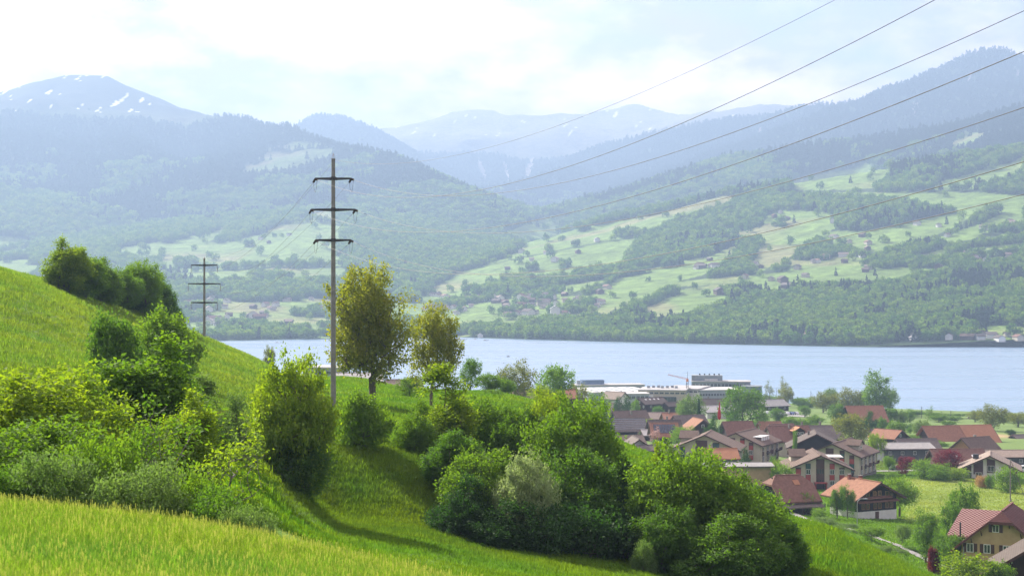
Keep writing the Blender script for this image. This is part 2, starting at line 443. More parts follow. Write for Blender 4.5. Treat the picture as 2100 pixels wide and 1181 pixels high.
# ------------------------------------------------------------------ far side: valley floor and mountains
RIDGES = [   # crest polylines (px, py, distance), slope, concavity
 ([(-900,300,6500),(-500,215,7200),(-200,196,7400),(0,188,7200),(60,175,7100),(90,165,7100),(140,153,7000),(175,151,7000),(215,156,7000),(250,180,6900),(290,202,6800),(330,215,6700),(400,237,6600),(500,250,6400),(560,262,6200),(600,270,6000),(660,292,5800),(740,312,5600),(830,332,5350),(870,352,5200),(920,388,5000),(960,405,4900),(1010,436,4750),(1040,470,4600),(1050,505,4450)], 0.36),
 ([(560,300,8700),(600,268,8700),(630,248,8800),(660,237,8800),(672,245,8800),(690,244,8800),(725,252,8700),(755,268,8600),(780,292,8500),(805,318,8400)], 0.42),
 ([(700,300,10010),(760,265,10010),(850,257,10010),(900,243,10164),(930,229,10318),(965,226,10318),(1010,229,10318),(1030,236,10241),(1050,238,10164),(1120,238,10164),(1150,232,10318),(1200,233,10472),(1260,223,10626),(1310,214,10626),(1350,225,10472),(1400,236,10164),(1470,228,9548),(1560,213,9548),(1620,215,9548),(1700,224,9548),(1900,240,9548)], 0.30),
 ([(1180,330,8900),(1240,300,8700),(1330,278,8600),(1400,266,8400),(1480,250,8200),(1560,240,8000),(1640,226,7900),(1700,216,7700),(1780,205,7700),(1850,181,7600),(1900,165,7500),(1960,135,7400),(2000,111,7300),(2030,103,7300),(2060,112,7300),(2100,132,7200),(2200,170,7000),(2500,230,6800),(3000,300,6600)], 0.40),
 ([(980,478,5000),(1060,455,5050),(1150,425,5100),(1290,390,5200),(1400,352,5250),(1500,322,5300),(1650,300,5300),(1800,286,5300),(1950,258,5300),(2100,222,5200),(2300,170,5100),(2600,150,5000),(3000,150,5000)], 0.33),
 ([(862,592,3900),(930,560,3900),(1000,530,3900),(1100,492,3900),(1250,450,3900),(1380,424,3850),(1500,396,3800),(1650,372,3800),(1800,350,3750),(2000,318,3700),(2200,290,3700),(3000,250,3600)], 0.25),
 ([(-900,480,4600),(-200,500,4500),(100,520,4600),(250,500,4700),(400,455,4900),(560,430,5000),(700,415,5000),(800,440,4800),(860,500,4600)], 0.15),
 ([(1380,640,2700),(1600,610,2750),(1800,582,2800),(2100,556,2850),(2600,540,2850)], 0.18),
 ([(800,420,7600),(900,400,7300),(1050,380,7200),(1180,345,7700)], 0.33),
]
def far_base(x, y):
    px = 1050 + x / y * F
    shore = np.interp(px, [-600, 440, 900, 1100, 1350, 1500, 1900, 2100, 2700], [2150, 2230, 2400, 2390, 2330, 2290, 2170, 2095, 2050])
    shore = shore + 30 * fbm(x, y, 260, 3, 3)
    d = y - shore
    z = np.where(d > 0, 0.8 + d * 0.010 + np.clip(d - 500, 0, 1e5) * 0.018, np.maximum(d * 0.05, -6))
    sl = np.clip((px - 1250) / 350, 0, 1)
    z = z + np.clip(d, 0, 3000) * 0.085 * sl
    for pts, sp in RIDGES:
        P = np.array([(px2x(a, D), D, py2z(b, D)) for a, b, D in pts])
        best = np.full(x.shape, -1e9)
        for k in range(len(P) - 1):
            a = P[k]; bb = P[k + 1]; ab = bb[:2] - a[:2]; L2 = (ab ** 2).sum()
            t = np.clip(((x - a[0]) * ab[0] + (y - a[1]) * ab[1]) / L2, 0, 1)
            dist = np.hypot(x - a[0] - ab[0] * t, y - a[1] - ab[1] * t)
            zr = a[2] + (bb[2] - a[2]) * t
            hh = zr - 20
            # concave flank: steep at the crest, easing towards the foot
            R = 1.35 * np.maximum(hh, 30) / sp
            zz = 20 + hh * np.clip(1 - dist / R, 0, 1) ** 1.5 - 40 * np.clip(dist / R, 0, 2)
            best = np.maximum(best, zz)
        f = fbm(x, y, 900, 5, 40 + len(pts), 0.55)
        rd = 1 - np.abs(fbm(x + 0.4 * y, y, 620, 4, 60 + len(pts)))
        best = best + (f * 60 + (rd - 0.75) * 90) * np.clip((best - 90) / 350, 0, 1) * np.clip(_rdist(x, y, P) / 350, 0, 1)
        z = np.maximum(z, best)
    z = z + (fbm(x, y, 240, 5, 17, 0.6) * 16 + np.abs(fbm(x, y, 520, 4, 19)) * -26 + 6) * np.clip((z - 260) / 400, 0, 1)
    return z
def _rdist(x, y, P):
    best = np.full(x.shape, 1e9)
    for k in range(len(P) - 1):
        a = P[k]; bb = P[k + 1]; ab = bb[:2] - a[:2]; L2 = (ab ** 2).sum()
        t = np.clip(((x - a[0]) * ab[0] + (y - a[1]) * ab[1]) / L2, 0, 1)
        best = np.minimum(best, np.hypot(x - a[0] - ab[0] * t, y - a[1] - ab[1] * t))
    return best
fnu = 640
fpx = np.linspace(-420, 2520, fnu)
fdd = np.concatenate([np.geomspace(2000, 5200, 260, endpoint=False), np.geomspace(5200, 9200, 200, endpoint=False), np.geomspace(9200, 12500, 90)])
FPX, FDD = np.meshgrid(fpx, fdd)
FX = (FPX - 1050) / F * FDD
FZ = far_base(FX, FDD)
FPY = 590.5 - (FZ - CAMZ) / FDD * F
# visibility of each grid point from the photograph's side (used only to leave trees off the hidden backs)
runmax = np.minimum.accumulate(FPY, axis=0)
FVIS = FPY < runmax + 14
MEADOWS = [
 [(870,600),(940,560),(1040,530),(1080,503),(1200,465),(1330,443),(1372,432),(1352,470),(1295,500),(1272,540),(1238,580),(1180,600),(1120,612),(1050,620),(900,615)],
 [(1040,480),(1080,455),(1160,438),(1152,478),(1062,502)],
 [(1370,432),(1440,412),(1500,398),(1500,418),(1410,440),(1360,455)],
 [(1180,625),(1290,562),(1330,545),(1400,535),(1470,520),(1520,500),(1475,553),(1380,582),(1320,612),(1240,645)],
 [(1320,632),(1400,596),(1500,580),(1600,575),(1625,588),(1500,610),(1420,640),(1350,650)],
 [(1562,452),(1600,430),(1645,430),(1705,440),(1720,465),(1650,500),(1600,540),(1540,560),(1560,500)],
 [(1600,572),(1650,545),(1720,525),(1800,528),(1760,548),(1700,562),(1640,582)],
 [(1612,378),(1680,355),(1780,338),(1832,352),(1795,385),(1700,390),(1650,390)],
 [(1950,295),(1980,270),(2022,272),(2005,290),(1965,302)],
 [(1690,500),(1750,480),(1850,462),(1950,440),(2000,420),(2052,408),(1990,450),(1900,490),(1800,515)],
 [(1760,572),(1850,535),(1930,512),(2100,470),(2100,520),(1950,550),(1850,568)],
 [(1880,505),(1980,470),(2060,440),(2100,425),(2100,455),(1990,490)],
 [(1800,402),(1900,388),(2000,350),(2100,325),(2100,352),(2000,385),(1900,412)],
 [(2005,678),(2060,668),(2110,672),(2110,692),(2020,695)],
 [(330,530),(400,500),(500,490),(560,470),(640,440),(680,420),(700,470),(690,520),(712,560),(700,572),(560,576),(440,582),(340,562)],
 [(560,300),(620,290),(690,300),(680,320),(600,345),(490,358),(520,330)],
 [(0,480),(60,495),(75,520),(30,560),(-40,560),(-40,480)], [(230,512),(300,500),(380,490),(470,462),(440,490),(360,520),(280,535)],
 [(-40,540),(120,545),(120,600),(-40,600)],
]
def forest_mask(x, y, z):
    px = 1050 + x / y * F; py = 590.5 - (z - CAMZ) / y * F
    qx = px + 9 * fbm(x, y, 55, 3, 71); qy = py + 6 * fbm(x, y, 45, 3, 77)
    mead = np.zeros(px.shape, bool)
    for poly in MEADOWS: mead |= pts_in_poly(qx, qy, poly)
    # tree lines and copses running through the meadows
    strip = (np.abs(fbm(x * 0.35 + y * 0.2, y, 300, 3, 81)) < 0.03)
    copse = fbm(x, y, 130, 3, 83) > 0.46
    f = np.where(mead & ~strip & ~copse, 0.0, 1.0)
    # extra small glades on the lower slopes
    glade = (fbm(x + y * 0.5, y * 0.55, 210, 4, 91) > 0.13) & (y < 5200) & (py > 395) & (py < 590 - 0.03 * (px - 1300)) & (px > 1350)
    f = np.where(glade, 0.0, f)
    # valley floor: open fields with hedges, belt of trees along the shore
    d = y - np.interp(px, [-600, 440, 900, 1100, 1350, 1500, 1900, 2100, 2700], [2150, 2230, 2400, 2390, 2330, 2290, 2170, 2095, 2050])
    floor = (py > 606) & (px < 1250) & (d > 0)
    fl = np.where((fbm(x, y, 60, 3, 95) > 0.33) | (fbm(x, y, 160, 3, 96) > 0.42), 1.0, 0.0)
    belt = ((d < 105) & (fbm(x, y, 50, 2, 98) > -0.15)) | ((py > 588) & (py < 612) & (px < 860) & (fbm(x, y, 90, 2, 99) > -0.25))
    fl = np.where(belt, 1.0, fl)
    f = np.where(floor, fl, f)
    wood = (px > 1200) & (py > 640 + 0.02 * (1500 - px)) & ~mead
    f = np.where(wood, 1.0, f)
    # above the tree line
    line = 800 + 110 * fbm(x, y, 500, 4, 101)
    f = np.where((z > line) & (px < 700) & (y < 8200), 0.0, f)
    f = np.where((y > 9100) & (z > 720 + 420 * fbm(x, y, 700, 4, 103)), 0.0, f)
    return f
FM = forest_mask(FX, FDD, FZ)
fld = fbm(FX, FDD, 170, 3, 111)
meadc = np.array([0.190, 0.300, 0.062]); tanc = np.array([0.30, 0.27, 0.13]); rockc = np.array([0.22, 0.21, 0.19])
forc = np.array([0.040, 0.075, 0.022])
k = np.clip((fld - 0.10) * 3, 0, 1)[..., None]
mc = meadc * (1 - k * 0.7) + tanc * k * 0.7
mc = mc * (1 + 0.25 * fbm(FX, FDD, 40, 3, 113))[..., None]
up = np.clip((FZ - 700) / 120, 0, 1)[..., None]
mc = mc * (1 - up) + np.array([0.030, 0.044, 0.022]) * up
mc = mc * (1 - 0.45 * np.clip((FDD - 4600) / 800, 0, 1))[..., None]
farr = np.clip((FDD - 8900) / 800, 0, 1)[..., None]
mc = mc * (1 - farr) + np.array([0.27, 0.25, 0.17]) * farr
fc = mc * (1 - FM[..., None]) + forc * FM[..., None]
# snow lies in gullies of the left summit and the far crest
sn = fbm((FPX + 1.1 * FPY) / 7.0, (FPY * 1.0 - FPX * 0.35) / 26.0, 1.0, 4, 121, 0.6) + 0.35 * fbm(FX, FDD, 60, 3, 125)
snow = ((sn > 0.44 + 0.25 * np.clip((FPY - 215) / 40, 0, 1)) & (FZ > 790) & (FPX < 330) & (FDD < 8000) & (FPY < 262)) | ((sn > 0.55) & (FDD > 9300) & (FZ > 1000))
fc = np.where(snow[..., None], np.array([0.92, 0.93, 0.95]), fc)
# bare scree slides
for sx, sy, sw, sh, sl in ((990, 350, 7, 34, -0.35), (1040, 350, 5, 26, -0.25), (1088, 345, 8, 24, 0.3), (1876, 225, 6, 18, 0.1), (1990, 160, 5, 12, 0.2), (2090, 150, 4, 10, 0), (1560, 268, 5, 9, 0)):
    g_ = np.exp(-((FPX - sx - (FPY - sy) * -sl) / sw) ** 2 - ((FPY - sy) / sh) ** 2) + 0.35 * fbm(FX, FDD, 40, 3, 131)
    gm = (np.clip((g_ - 0.4) * 4, 0, 1))[..., None]
    fc = fc * (1 - gm) + np.array([0.40, 0.36, 0.31]) * gm
    FM = np.where(gm[..., 0] > 0.4, 0.0, FM)
idx = np.arange(FX.size).reshape(FX.shape)
Q = np.stack([idx[:-1, :-1], idx[:-1, 1:], idx[1:, 1:], idx[1:, :-1]], -1).reshape(-1, 4)
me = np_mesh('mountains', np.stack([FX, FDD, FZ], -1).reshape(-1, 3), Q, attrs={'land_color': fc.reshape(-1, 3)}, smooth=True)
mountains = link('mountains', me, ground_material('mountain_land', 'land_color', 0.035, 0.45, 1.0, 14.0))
tag(mountains, kind='structure')
# lowland sheet that carries the ground out to the horizon beyond and beside
plain = MB().add([(-30000, -8000, -7), (30000, -8000, -7), (30000, 30000, -7), (-30000, 30000, -7)], [(0, 1, 2, 3)]).build('terrain', pm('lowland', (0.07, 0.11, 0.03), (0.05, 0.08, 0.02), 0.01))
tag(plain, kind='structure')

# ------------------------------------------------------------------ haze
hm, t, o = newmat('haze_air')
v = t.nodes.new('ShaderNodeVolumePrincipled')
v.inputs['Color'].default_value = c4(HAZE_COLOR)
v.inputs['Density'].default_value = HAZE_DENSITY
v.inputs['Anisotropy'].default_value = 0.25
t.links.new(v.outputs[0], o.inputs['Volume'])
hz = MB().box((0, 2500, 661), (26000, 25000, 1340)).build('haze', hm)
hm.cycles.homogeneous_volume = True
tag(hz, kind='stuff')

# ------------------------------------------------------------------ plants: generators
def _rot_unit(rng, n):
    v = rng.normal(size=(n, 3)); return v / np.linalg.norm(v, axis=1, keepdims=True)
def _norm(v): return v / np.maximum(np.linalg.norm(v, axis=-1, keepdims=True), 1e-9)

def leaf_quads(rng, C, DIR, leaf, leaves, spread, length, up=0.5, wid=0.5, droop=0.15, out=0.6):
    """C, DIR (n,3): twig positions and directions -> leaf rhombi along every twig"""
    n = len(C); k = leaves
    t = rng.random((n, k, 1)) * length
    P = C[:, None] + DIR[:, None] * t + rng.normal(size=(n, k, 3)) * spread
    P = P.reshape(-1, 3); D = np.repeat(DIR, k, axis=0)
    A = _norm(D * out + _rot_unit(rng, n * k) * 0.9 + np.array([0, 0, -droop]))
    Nn = _rot_unit(rng, n * k) * 0.8 + np.array([0, 0, up]) + D * 0.25
    Sd = _norm(np.cross(A, Nn))
    s = leaf * (0.65 + 0.7 * rng.random((n * k, 1)))
    Nn = _norm(np.cross(Sd, A))
    v0 = P; v2 = P + A * s; v1 = P + A * s * 0.45 + Sd * s * wid * 0.5 + Nn * s * 0.08; v3 = P + A * s * 0.45 - Sd * s * wid * 0.5 + Nn * s * 0.08
    V = np.stack([v0, v1, v2, v3], 1).reshape(-1, 3)
    Q = np.arange(len(V)).reshape(-1, 4)
    tint = np.clip(np.repeat(rng.random(n), k) * 0.55 + rng.random(n * k) * 0.45, 0, 1)
    return V, Q, tint

def crown_points(rng, env, n, nlobe, lobe_r, inner=0.2):
    """env: list of (cx,cy,cz,rx,ry,rz). lobes spread over the envelope; twigs on the lobes"""
    env = np.array(env, float); vol = env[:, 3] * env[:, 4] * env[:, 5]
    ei = rng.choice(len(env), nlobe, p=vol / vol.sum())
    d = _rot_unit(rng, nlobe); r = rng.random((nlobe, 1)) ** 0.33 * (1 - lobe_r * 0.40)
    LC = env[ei, :3] + d * r * env[ei, 3:]
    LR = lobe_r * (0.55 + 0.75 * rng.random((nlobe, 1))) * env[ei, 3:]
    m = n * 3
    li = rng.choice(nlobe, m, p=(LR.prod(1) ** 0.667) / (LR.prod(1) ** 0.667).sum())
    d = _rot_unit(rng, m); rad = np.where(rng.random((m, 1)) < inner, rng.random((m, 1)) ** 0.5, 0.86 + 0.2 * rng.random((m, 1)))
    P = LC[li] + d * rad * LR[li]
    # drop twigs buried in other lobes
    dep = np.full(m, 9.0)
    for c, rr in zip(LC, LR): dep = np.minimum(dep, np.linalg.norm((P - c) / rr, axis=1))
    keep = (dep > 0.72) | (rng.random(m) < 0.12)
    P = P[keep][:n]; d = d[keep][:n]
    # ragged shoots that stick out of the crown
    ns = max(4, len(P) // 45); si = rng.integers(0, len(P), ns); cen = env[:, :3].mean(0); sz = env[:, 3:].mean()
    sd = _norm(_norm(P[si] - cen) * 0.7 + np.array([0, 0, 0.9]) + rng.normal(size=(ns, 3)) * 0.3); ln = sz * (0.10 + 0.22 * rng.random((ns, 1)))
    SP = np.concatenate([P[si] + sd * ln * f_ for f_ in np.linspace(0.15, 1, 7)]); P = np.concatenate([P, SP]); d = np.concatenate([d, np.tile(sd, (7, 1))])
    cen = env[:, :3].mean(0)
    D = _norm(d * 0.8 + _norm(P - cen) * 0.5 + np.array([0, 0, 0.35]) + rng.normal(size=P.shape) * 0.25)
    return P, D

def branches(rng, targets, base_z, H, r0, stems=1, lean=0.0, sides=5, spread=0.0):
    """tapered limbs that join every target to the trunk"""
    mb = MB(); nodes = []; par = []; order = []
    top = 0.80 * H
    per = max(1, len(targets) // stems)
    groups = np.array_split(np.arange(len(targets)), stems) if stems > 1 else [np.arange(len(targets))]
    if stems > 1:
        ang = np.arctan2(targets[:, 1], targets[:, 0]); groups = np.array_split(np.argsort(ang), stems)
    for gi, g in enumerate(groups):
        T = targets[g]
        if len(T) == 0: continue
        cx, cy = T[:, 0].mean() * (0.5 if stems > 1 else 0.3), T[:, 1].mean() * (0.5 if stems > 1 else 0.3)
        b0 = np.array([math.cos(gi * 2.4) * spread, math.sin(gi * 2.4) * spread, base_z])
        npts = 9; s = len(nodes); zt = min(top, T[:, 2].max() * 0.9)
        wob = rng.normal(size=(npts, 2)) * 0.012 * H
        for i in range(npts):
            f = i / (npts - 1)
            nodes.append(np.array([b0[0] + (cx + lean * H) * f + wob[i, 0] * f, b0[1] + cy * f + wob[i, 1] * f, base_z + (zt - base_z) * f]))
            par.append(s + i - 1 if i else -1)
        o = np.argsort(np.linalg.norm(T - nodes[s], axis=1))
        for ti in o:
            tpt = T[ti]; arr = np.array(nodes[s:])
            # join below the target so that limbs rise outwards
            dv = tpt - arr; dist = np.linalg.norm(dv, axis=1) + np.clip(arr[:, 2] - tpt[2] + 0.04 * H, 0, None) * 2.5
            dist = dist + np.where(arr[:, 2] < base_z + 0.12 * (zt - base_z), 0.5 * H, 0)
            j = int(np.argmin(dist)) + s
            a = nodes[j]; seg = max(1, int(np.linalg.norm(tpt - a) / (0.10 * H)))
            prev = j
            for q in range(1, seg + 1):
                f = q / seg
                p = a + (tpt - a) * f; p[2] += -math.sin(f * math.pi) * 0.08 * np.linalg.norm(tpt - a)
                p = p + rng.normal(size=3) * 0.008 * H * (1 if q < seg else 0)
                nodes.append(p); par.append(prev); prev = len(nodes) - 1
    w = np.ones(len(nodes)) * 1.0
    for i in range(len(nodes) - 1, -1, -1):
        if par[i] >= 0: w[par[i]] += w[i]
    wmax = w.max(); r = r0 * (w / wmax) ** 0.5
    r = np.maximum(r, r0 * 0.035)
    kids = {}
    for i, pp in enumerate(par): kids.setdefault(pp, []).append(i)
    stack = list(kids.get(-1, []))
    starts = [(-1, k) for k in stack]
    while starts:
        pp, i = starts.pop()
        path = [nodes[pp] if pp >= 0 else nodes[i] - np.array([0, 0, 0.3])]; rr = [min(r[pp], r[i] * 1.2) if pp >= 0 else r[i] * 1.25]
        while True:
            path.append(nodes[i]); rr.append(r[i])
            ch = kids.get(i, [])
            if not ch: break
            ch = sorted(ch, key=lambda c: -w[c])
            for c in ch[1:]: starts.append((i, c))
            i = ch[0]
        if len(path) >= 2: mb.tube(path, rr, n=sides if rr[0] > r0 * 0.15 else 3, cap=False)
    return mb.mesh('trunk')

bark = pm('bark', (0.16, 0.135, 0.105), (0.07, 0.058, 0.045), 14, 0.95, 0.6, stretch=(1, 1, 0.25))
bark_grey = pm('bark_grey', (0.26, 0.24, 0.21), (0.12, 0.11, 0.10), 14, 0.95, 0.5, stretch=(1, 1, 0.25))

PROTO = {}
def proto(key, seed, H, env, n, leaves, leaf, nlobe, lobe_r, tr, stems=1, nb=70, length=None, spread=None, up=0.5, wid=0.55, inner=0.2, droop=0.15, out=0.6, base=0.0, sp=0.0, lean=0.0):
    rng = np.random.default_rng(seed)
    P, D = crown_points(rng, env, n, nlobe, lobe_r, inner)
    P[:, 2] = np.maximum(P[:, 2], 0.02 * H)
    V, Q, tint = leaf_quads(rng, P, D, leaf, leaves, spread or leaf * 0.8, length or leaf * 4, up, wid, droop, out)
    cm = np_mesh('crown', V, Q, face_attrs={'tint': tint})
    T = P[rng.choice(len(P), min(nb, len(P)), replace=False)] - D[:1] * 0
    tm = branches(rng, T, base, H, tr, stems, lean, spread=sp)
    PROTO[key] = (tm, cm, H, 2 * max(abs(e[0]) + e[3] for e in env))

# near shrubs and trees: (unit: metres, base at z 0)
proto('shrub_a', 1, 5.0, [(0,0,2.3,2.4,2.2,2.4)], 1100, 17, 0.188, 34, 0.30, 0.10, 5, 110, sp=0.4, inner=0.15)
proto('shrub_b', 2, 5.0, [(0,0,1.6,2.3,2.2,1.7),(0.2,0,3.5,1.5,1.5,1.5)], 1150, 17, 0.173, 40, 0.27, 0.10, 6, 110, sp=0.4, inner=0.15)
proto('shrub_low', 3, 2.2, [(0,0,0.9,1.9,1.5,1.1)], 620, 16, 0.128, 30, 0.28, 0.04, 7, 70, sp=0.5, inner=0.2)
proto('shrub_ball', 4, 3.0, [(0,0,1.5,1.45,1.4,1.45)], 620, 16, 0.180, 26, 0.30, 0.06, 5, 50, sp=0.2, inner=0.15)
proto('tall_a', 5, 9.0, [(0,0,3.2,2.1,2.0,3.0),(0.1,0,6.2,1.45,1.4,2.7)], 1250, 17, 0.217, 46, 0.24, 0.13, 3, 120, sp=0.35, length=0.65, up=0.35, inner=0.15)
proto('spire_a', 6, 9.0, [(0,0,2.6,2.0,1.9,2.4),(0,0,5.6,1.35,1.3,2.6),(0,0,7.9,0.6,0.6,1.2)], 1000, 16, 0.203, 50, 0.22, 0.12, 1, 130, length=0.55, inner=0.2)
proto('broad_a', 7, 10.0, [(0,0,5.0,4.6,4.2,4.6)], 2000, 16, 0.275, 60, 0.24, 0.25, 2, 150, sp=0.4, length=0.7, inner=0.12)
proto('broad_b', 8, 10.0, [(0,0,4.2,4.4,4.2,4.2),(-1.2,0,7.0,2.6,2.6,2.6)], 1900, 16, 0.275, 64, 0.23, 0.25, 2, 150, sp=0.4, length=0.7, inner=0.12)
proto('broad_c', 9, 10.0, [(0,0,3.6,4.2,4.0,3.6),(1.0,0,6.2,3.0,3.0,3.4)], 1900, 16, 0.261, 70, 0.22, 0.25, 3, 150, sp=0.6, length=0.7, inner=0.14)
proto('walnut', 10, 11.6, [(0,0,7.0,4.1,3.8,4.3),(-1.6,0,5.0,2.6,2.8,2.6),(1.9,0,5.4,2.4,2.6,2.8),(0,0,4.8,3.7,3.5,2.0)], 2100, 11, 0.247, 90, 0.17, 0.34, 1, 420, length=0.8, inner=0.35, spread=0.16, up=0.3)
proto('walnut_b', 11, 9.0, [(0.3,0,5.7,3.0,2.8,3.2),(-0.9,0,4.0,1.9,2.0,1.9),(0.3,0,4.1,2.6,2.5,1.6)], 1200, 11, 0.232, 60, 0.19, 0.22, 1, 260, length=0.7, inner=0.35, spread=0.15, up=0.3)
# farther trees, fewer and larger leaf groups
proto('round_a', 21, 10.0, [(0,0,5.9,4.4,4.2,4.1)], 480, 11, 0.42, 26, 0.30, 0.24, 1, 60, length=0.9, inner=0.15)
proto('round_b', 22, 10.0, [(0,0,5.4,4.0,3.8,3.9),(1.2,0,7.2,2.6,2.6,2.4)], 480, 11, 0.42, 28, 0.28, 0.24, 1, 60, length=0.9, inner=0.15)
proto('oval_a', 23, 10.0, [(0,0,5.6,2.9,2.8,4.4)], 420, 11, 0.40, 26, 0.30, 0.22, 1, 60, length=0.9, inner=0.15)
proto('fan_a', 24, 10.0, [(0,0,6.0,4.8,4.4,3.7),(0,0,4.0,3.6,3.4,2.4)], 620, 8, 0.40, 44, 0.20, 0.28, 1, 130, length=0.8, inner=0.4, up=0.3)
proto('orchard', 25, 5.0, [(0,0,3.1,3.0,2.8,1.7)], 380, 11, 0.26, 30, 0.26, 0.17, 1, 60, length=0.6, inner=0.2)
proto('droop', 26, 9.0, [(-0.6,0,5.8,1.8,1.8,3.0),(0.9,0,4.0,1.9,1.8,2.9)], 620, 12, 0.24, 40, 0.24, 0.2, 1, 60, length=0.7, droop=0.7, inner=0.15)
proto('poplar', 27, 10.0, [(0,0,5.6,1.5,1.5,4.4)], 240, 10, 0.36, 26, 0.34, 0.15, 1, 40, length=0.8)
proto('sparse', 28, 10.0, [(0,0,6.0,2.8,2.6,4.0)], 170, 6, 0.36, 30, 0.24, 0.17, 1, 120, length=0.8, inner=0.5)
proto('hedge', 29, 3.0, [(0,0,1.3,2.6,1.6,1.5)], 420, 12, 0.22, 26, 0.34, 0.05, 4, 30, sp=0.6, inner=0.15)
proto('evergreen', 30, 9.0, [(0,0,3.4,2.5,2.5,3.4),(0,0,6.4,1.5,1.5,2.5)], 620, 12, 0.26, 60, 0.22, 0.2, 1, 40, length=0.4, inner=0.1)
def conifer_proto(key, seed, H, R, n, leaf):
    rng = np.random.default_rng(seed)
    f = rng.random(n) ** 0.7; z = H * (0.10 + 0.9 * (1 - f)); a = rng.random(n) * 6.283
    tier = 0.80 + 0.2 * np.cos(z / H * 60)
    r = R * (f ** 0.85) * tier * (0.75 + 0.3 * rng.random(n))
    P = np.stack([np.cos(a) * r, np.sin(a) * r, z], 1)
    D = _norm(np.stack([np.cos(a), np.sin(a), np.full(n, -0.25)], 1))
    V, Q, tint = leaf_quads(rng, P - D * leaf, D, leaf * 1.4, 5, leaf * 0.35, leaf, 0.9, 0.7, 0.1, 1.2)
    cm = np_mesh('crown', V, Q, face_attrs={'tint': tint})
    tm = MB().tube([(0, 0, -0.4), (0, 0, H * 0.5), (0, 0, H * 0.97)], [0.02 * H, 0.012 * H, 0.002 * H]).mesh('trunk')
    PROTO[key] = (tm, cm, H, 2 * R)
conifer_proto('conifer', 31, 10.0, 2.3, 420, 0.5)

# leaf colours (real leaf albedos; spring foliage)
M_LIME = leafmat('leaf_lime', (0.085, 0.165, 0.012), (0.190, 0.270, 0.020), 0.52, tcol=(2.2, 2.05, 0.6))
M_SPRING = leafmat('leaf_spring', (0.055, 0.135, 0.014), (0.130, 0.225, 0.022), 0.48, tcol=(2.1, 2.0, 0.6))
M_MID = leafmat('leaf_mid', (0.042, 0.112, 0.014), (0.100, 0.185, 0.024), 0.46, tcol=(2.0, 2.0, 0.7))
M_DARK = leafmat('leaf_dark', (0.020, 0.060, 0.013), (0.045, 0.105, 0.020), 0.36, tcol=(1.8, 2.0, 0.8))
M_GREY = leafmat('leaf_greygreen', (0.080, 0.150, 0.035), (0.170, 0.250, 0.075), 0.38, tcol=(1.7, 1.8, 0.9))
M_PALE = leafmat('leaf_pale', (0.150, 0.215, 0.085), (0.290, 0.350, 0.180), 0.40, tcol=(1.5, 1.6, 0.9))
M_WALNUT = leafmat('leaf_walnut', (0.110, 0.155, 0.020), (0.240, 0.245, 0.040), 0.50, tcol=(1.9, 1.9, 0.6))
M_OLIVE = leafmat('leaf_olive', (0.095, 0.125, 0.026), (0.175, 0.200, 0.045), 0.40, tcol=(1.9, 1.8, 0.7))
M_RED = leafmat('leaf_red', (0.070, 0.012, 0.020), (0.150, 0.030, 0.042), 0.35, tcol=(2.2, 1.0, 1.2))
M_PINK = leafmat('blossom_pink', (0.36, 0.22, 0.20), (0.55, 0.38, 0.34), 0.35, tcol=(1.3, 1.1, 1.1))
M_REED = leafmat('dry_reed', (0.36, 0.24, 0.10), (0.48, 0.34, 0.16), 0.35, tcol=(1.3, 1.1, 0.8))

ptree_rng = random.Random(5)
def plant(key, name, label, cat, mat, px, ytop, D, wpx, group=None, rz=None, bk=None, sink=0.15, vsx=None):
    tm, cm, H, Wd = PROTO[key]
    x = px2x(px, D); z0 = gz(x, D) - sink
    Ht = py2z(ytop, D) - z0
    if Ht < 0.5: print('LOW PLANT', label, Ht); Ht = 0.8
    wid = wpx / F * D
    e = empty(name, (x, D, z0), ptree_rng.random() * 6.28 if rz is None else rz, label, cat, group)
    sx = wid / Wd; sz = Ht / H
    e.scale = (sx, sx, sz)
    link('trunk', tm, bk or bark, e)
    link('crown', cm, mat, e)
    return e

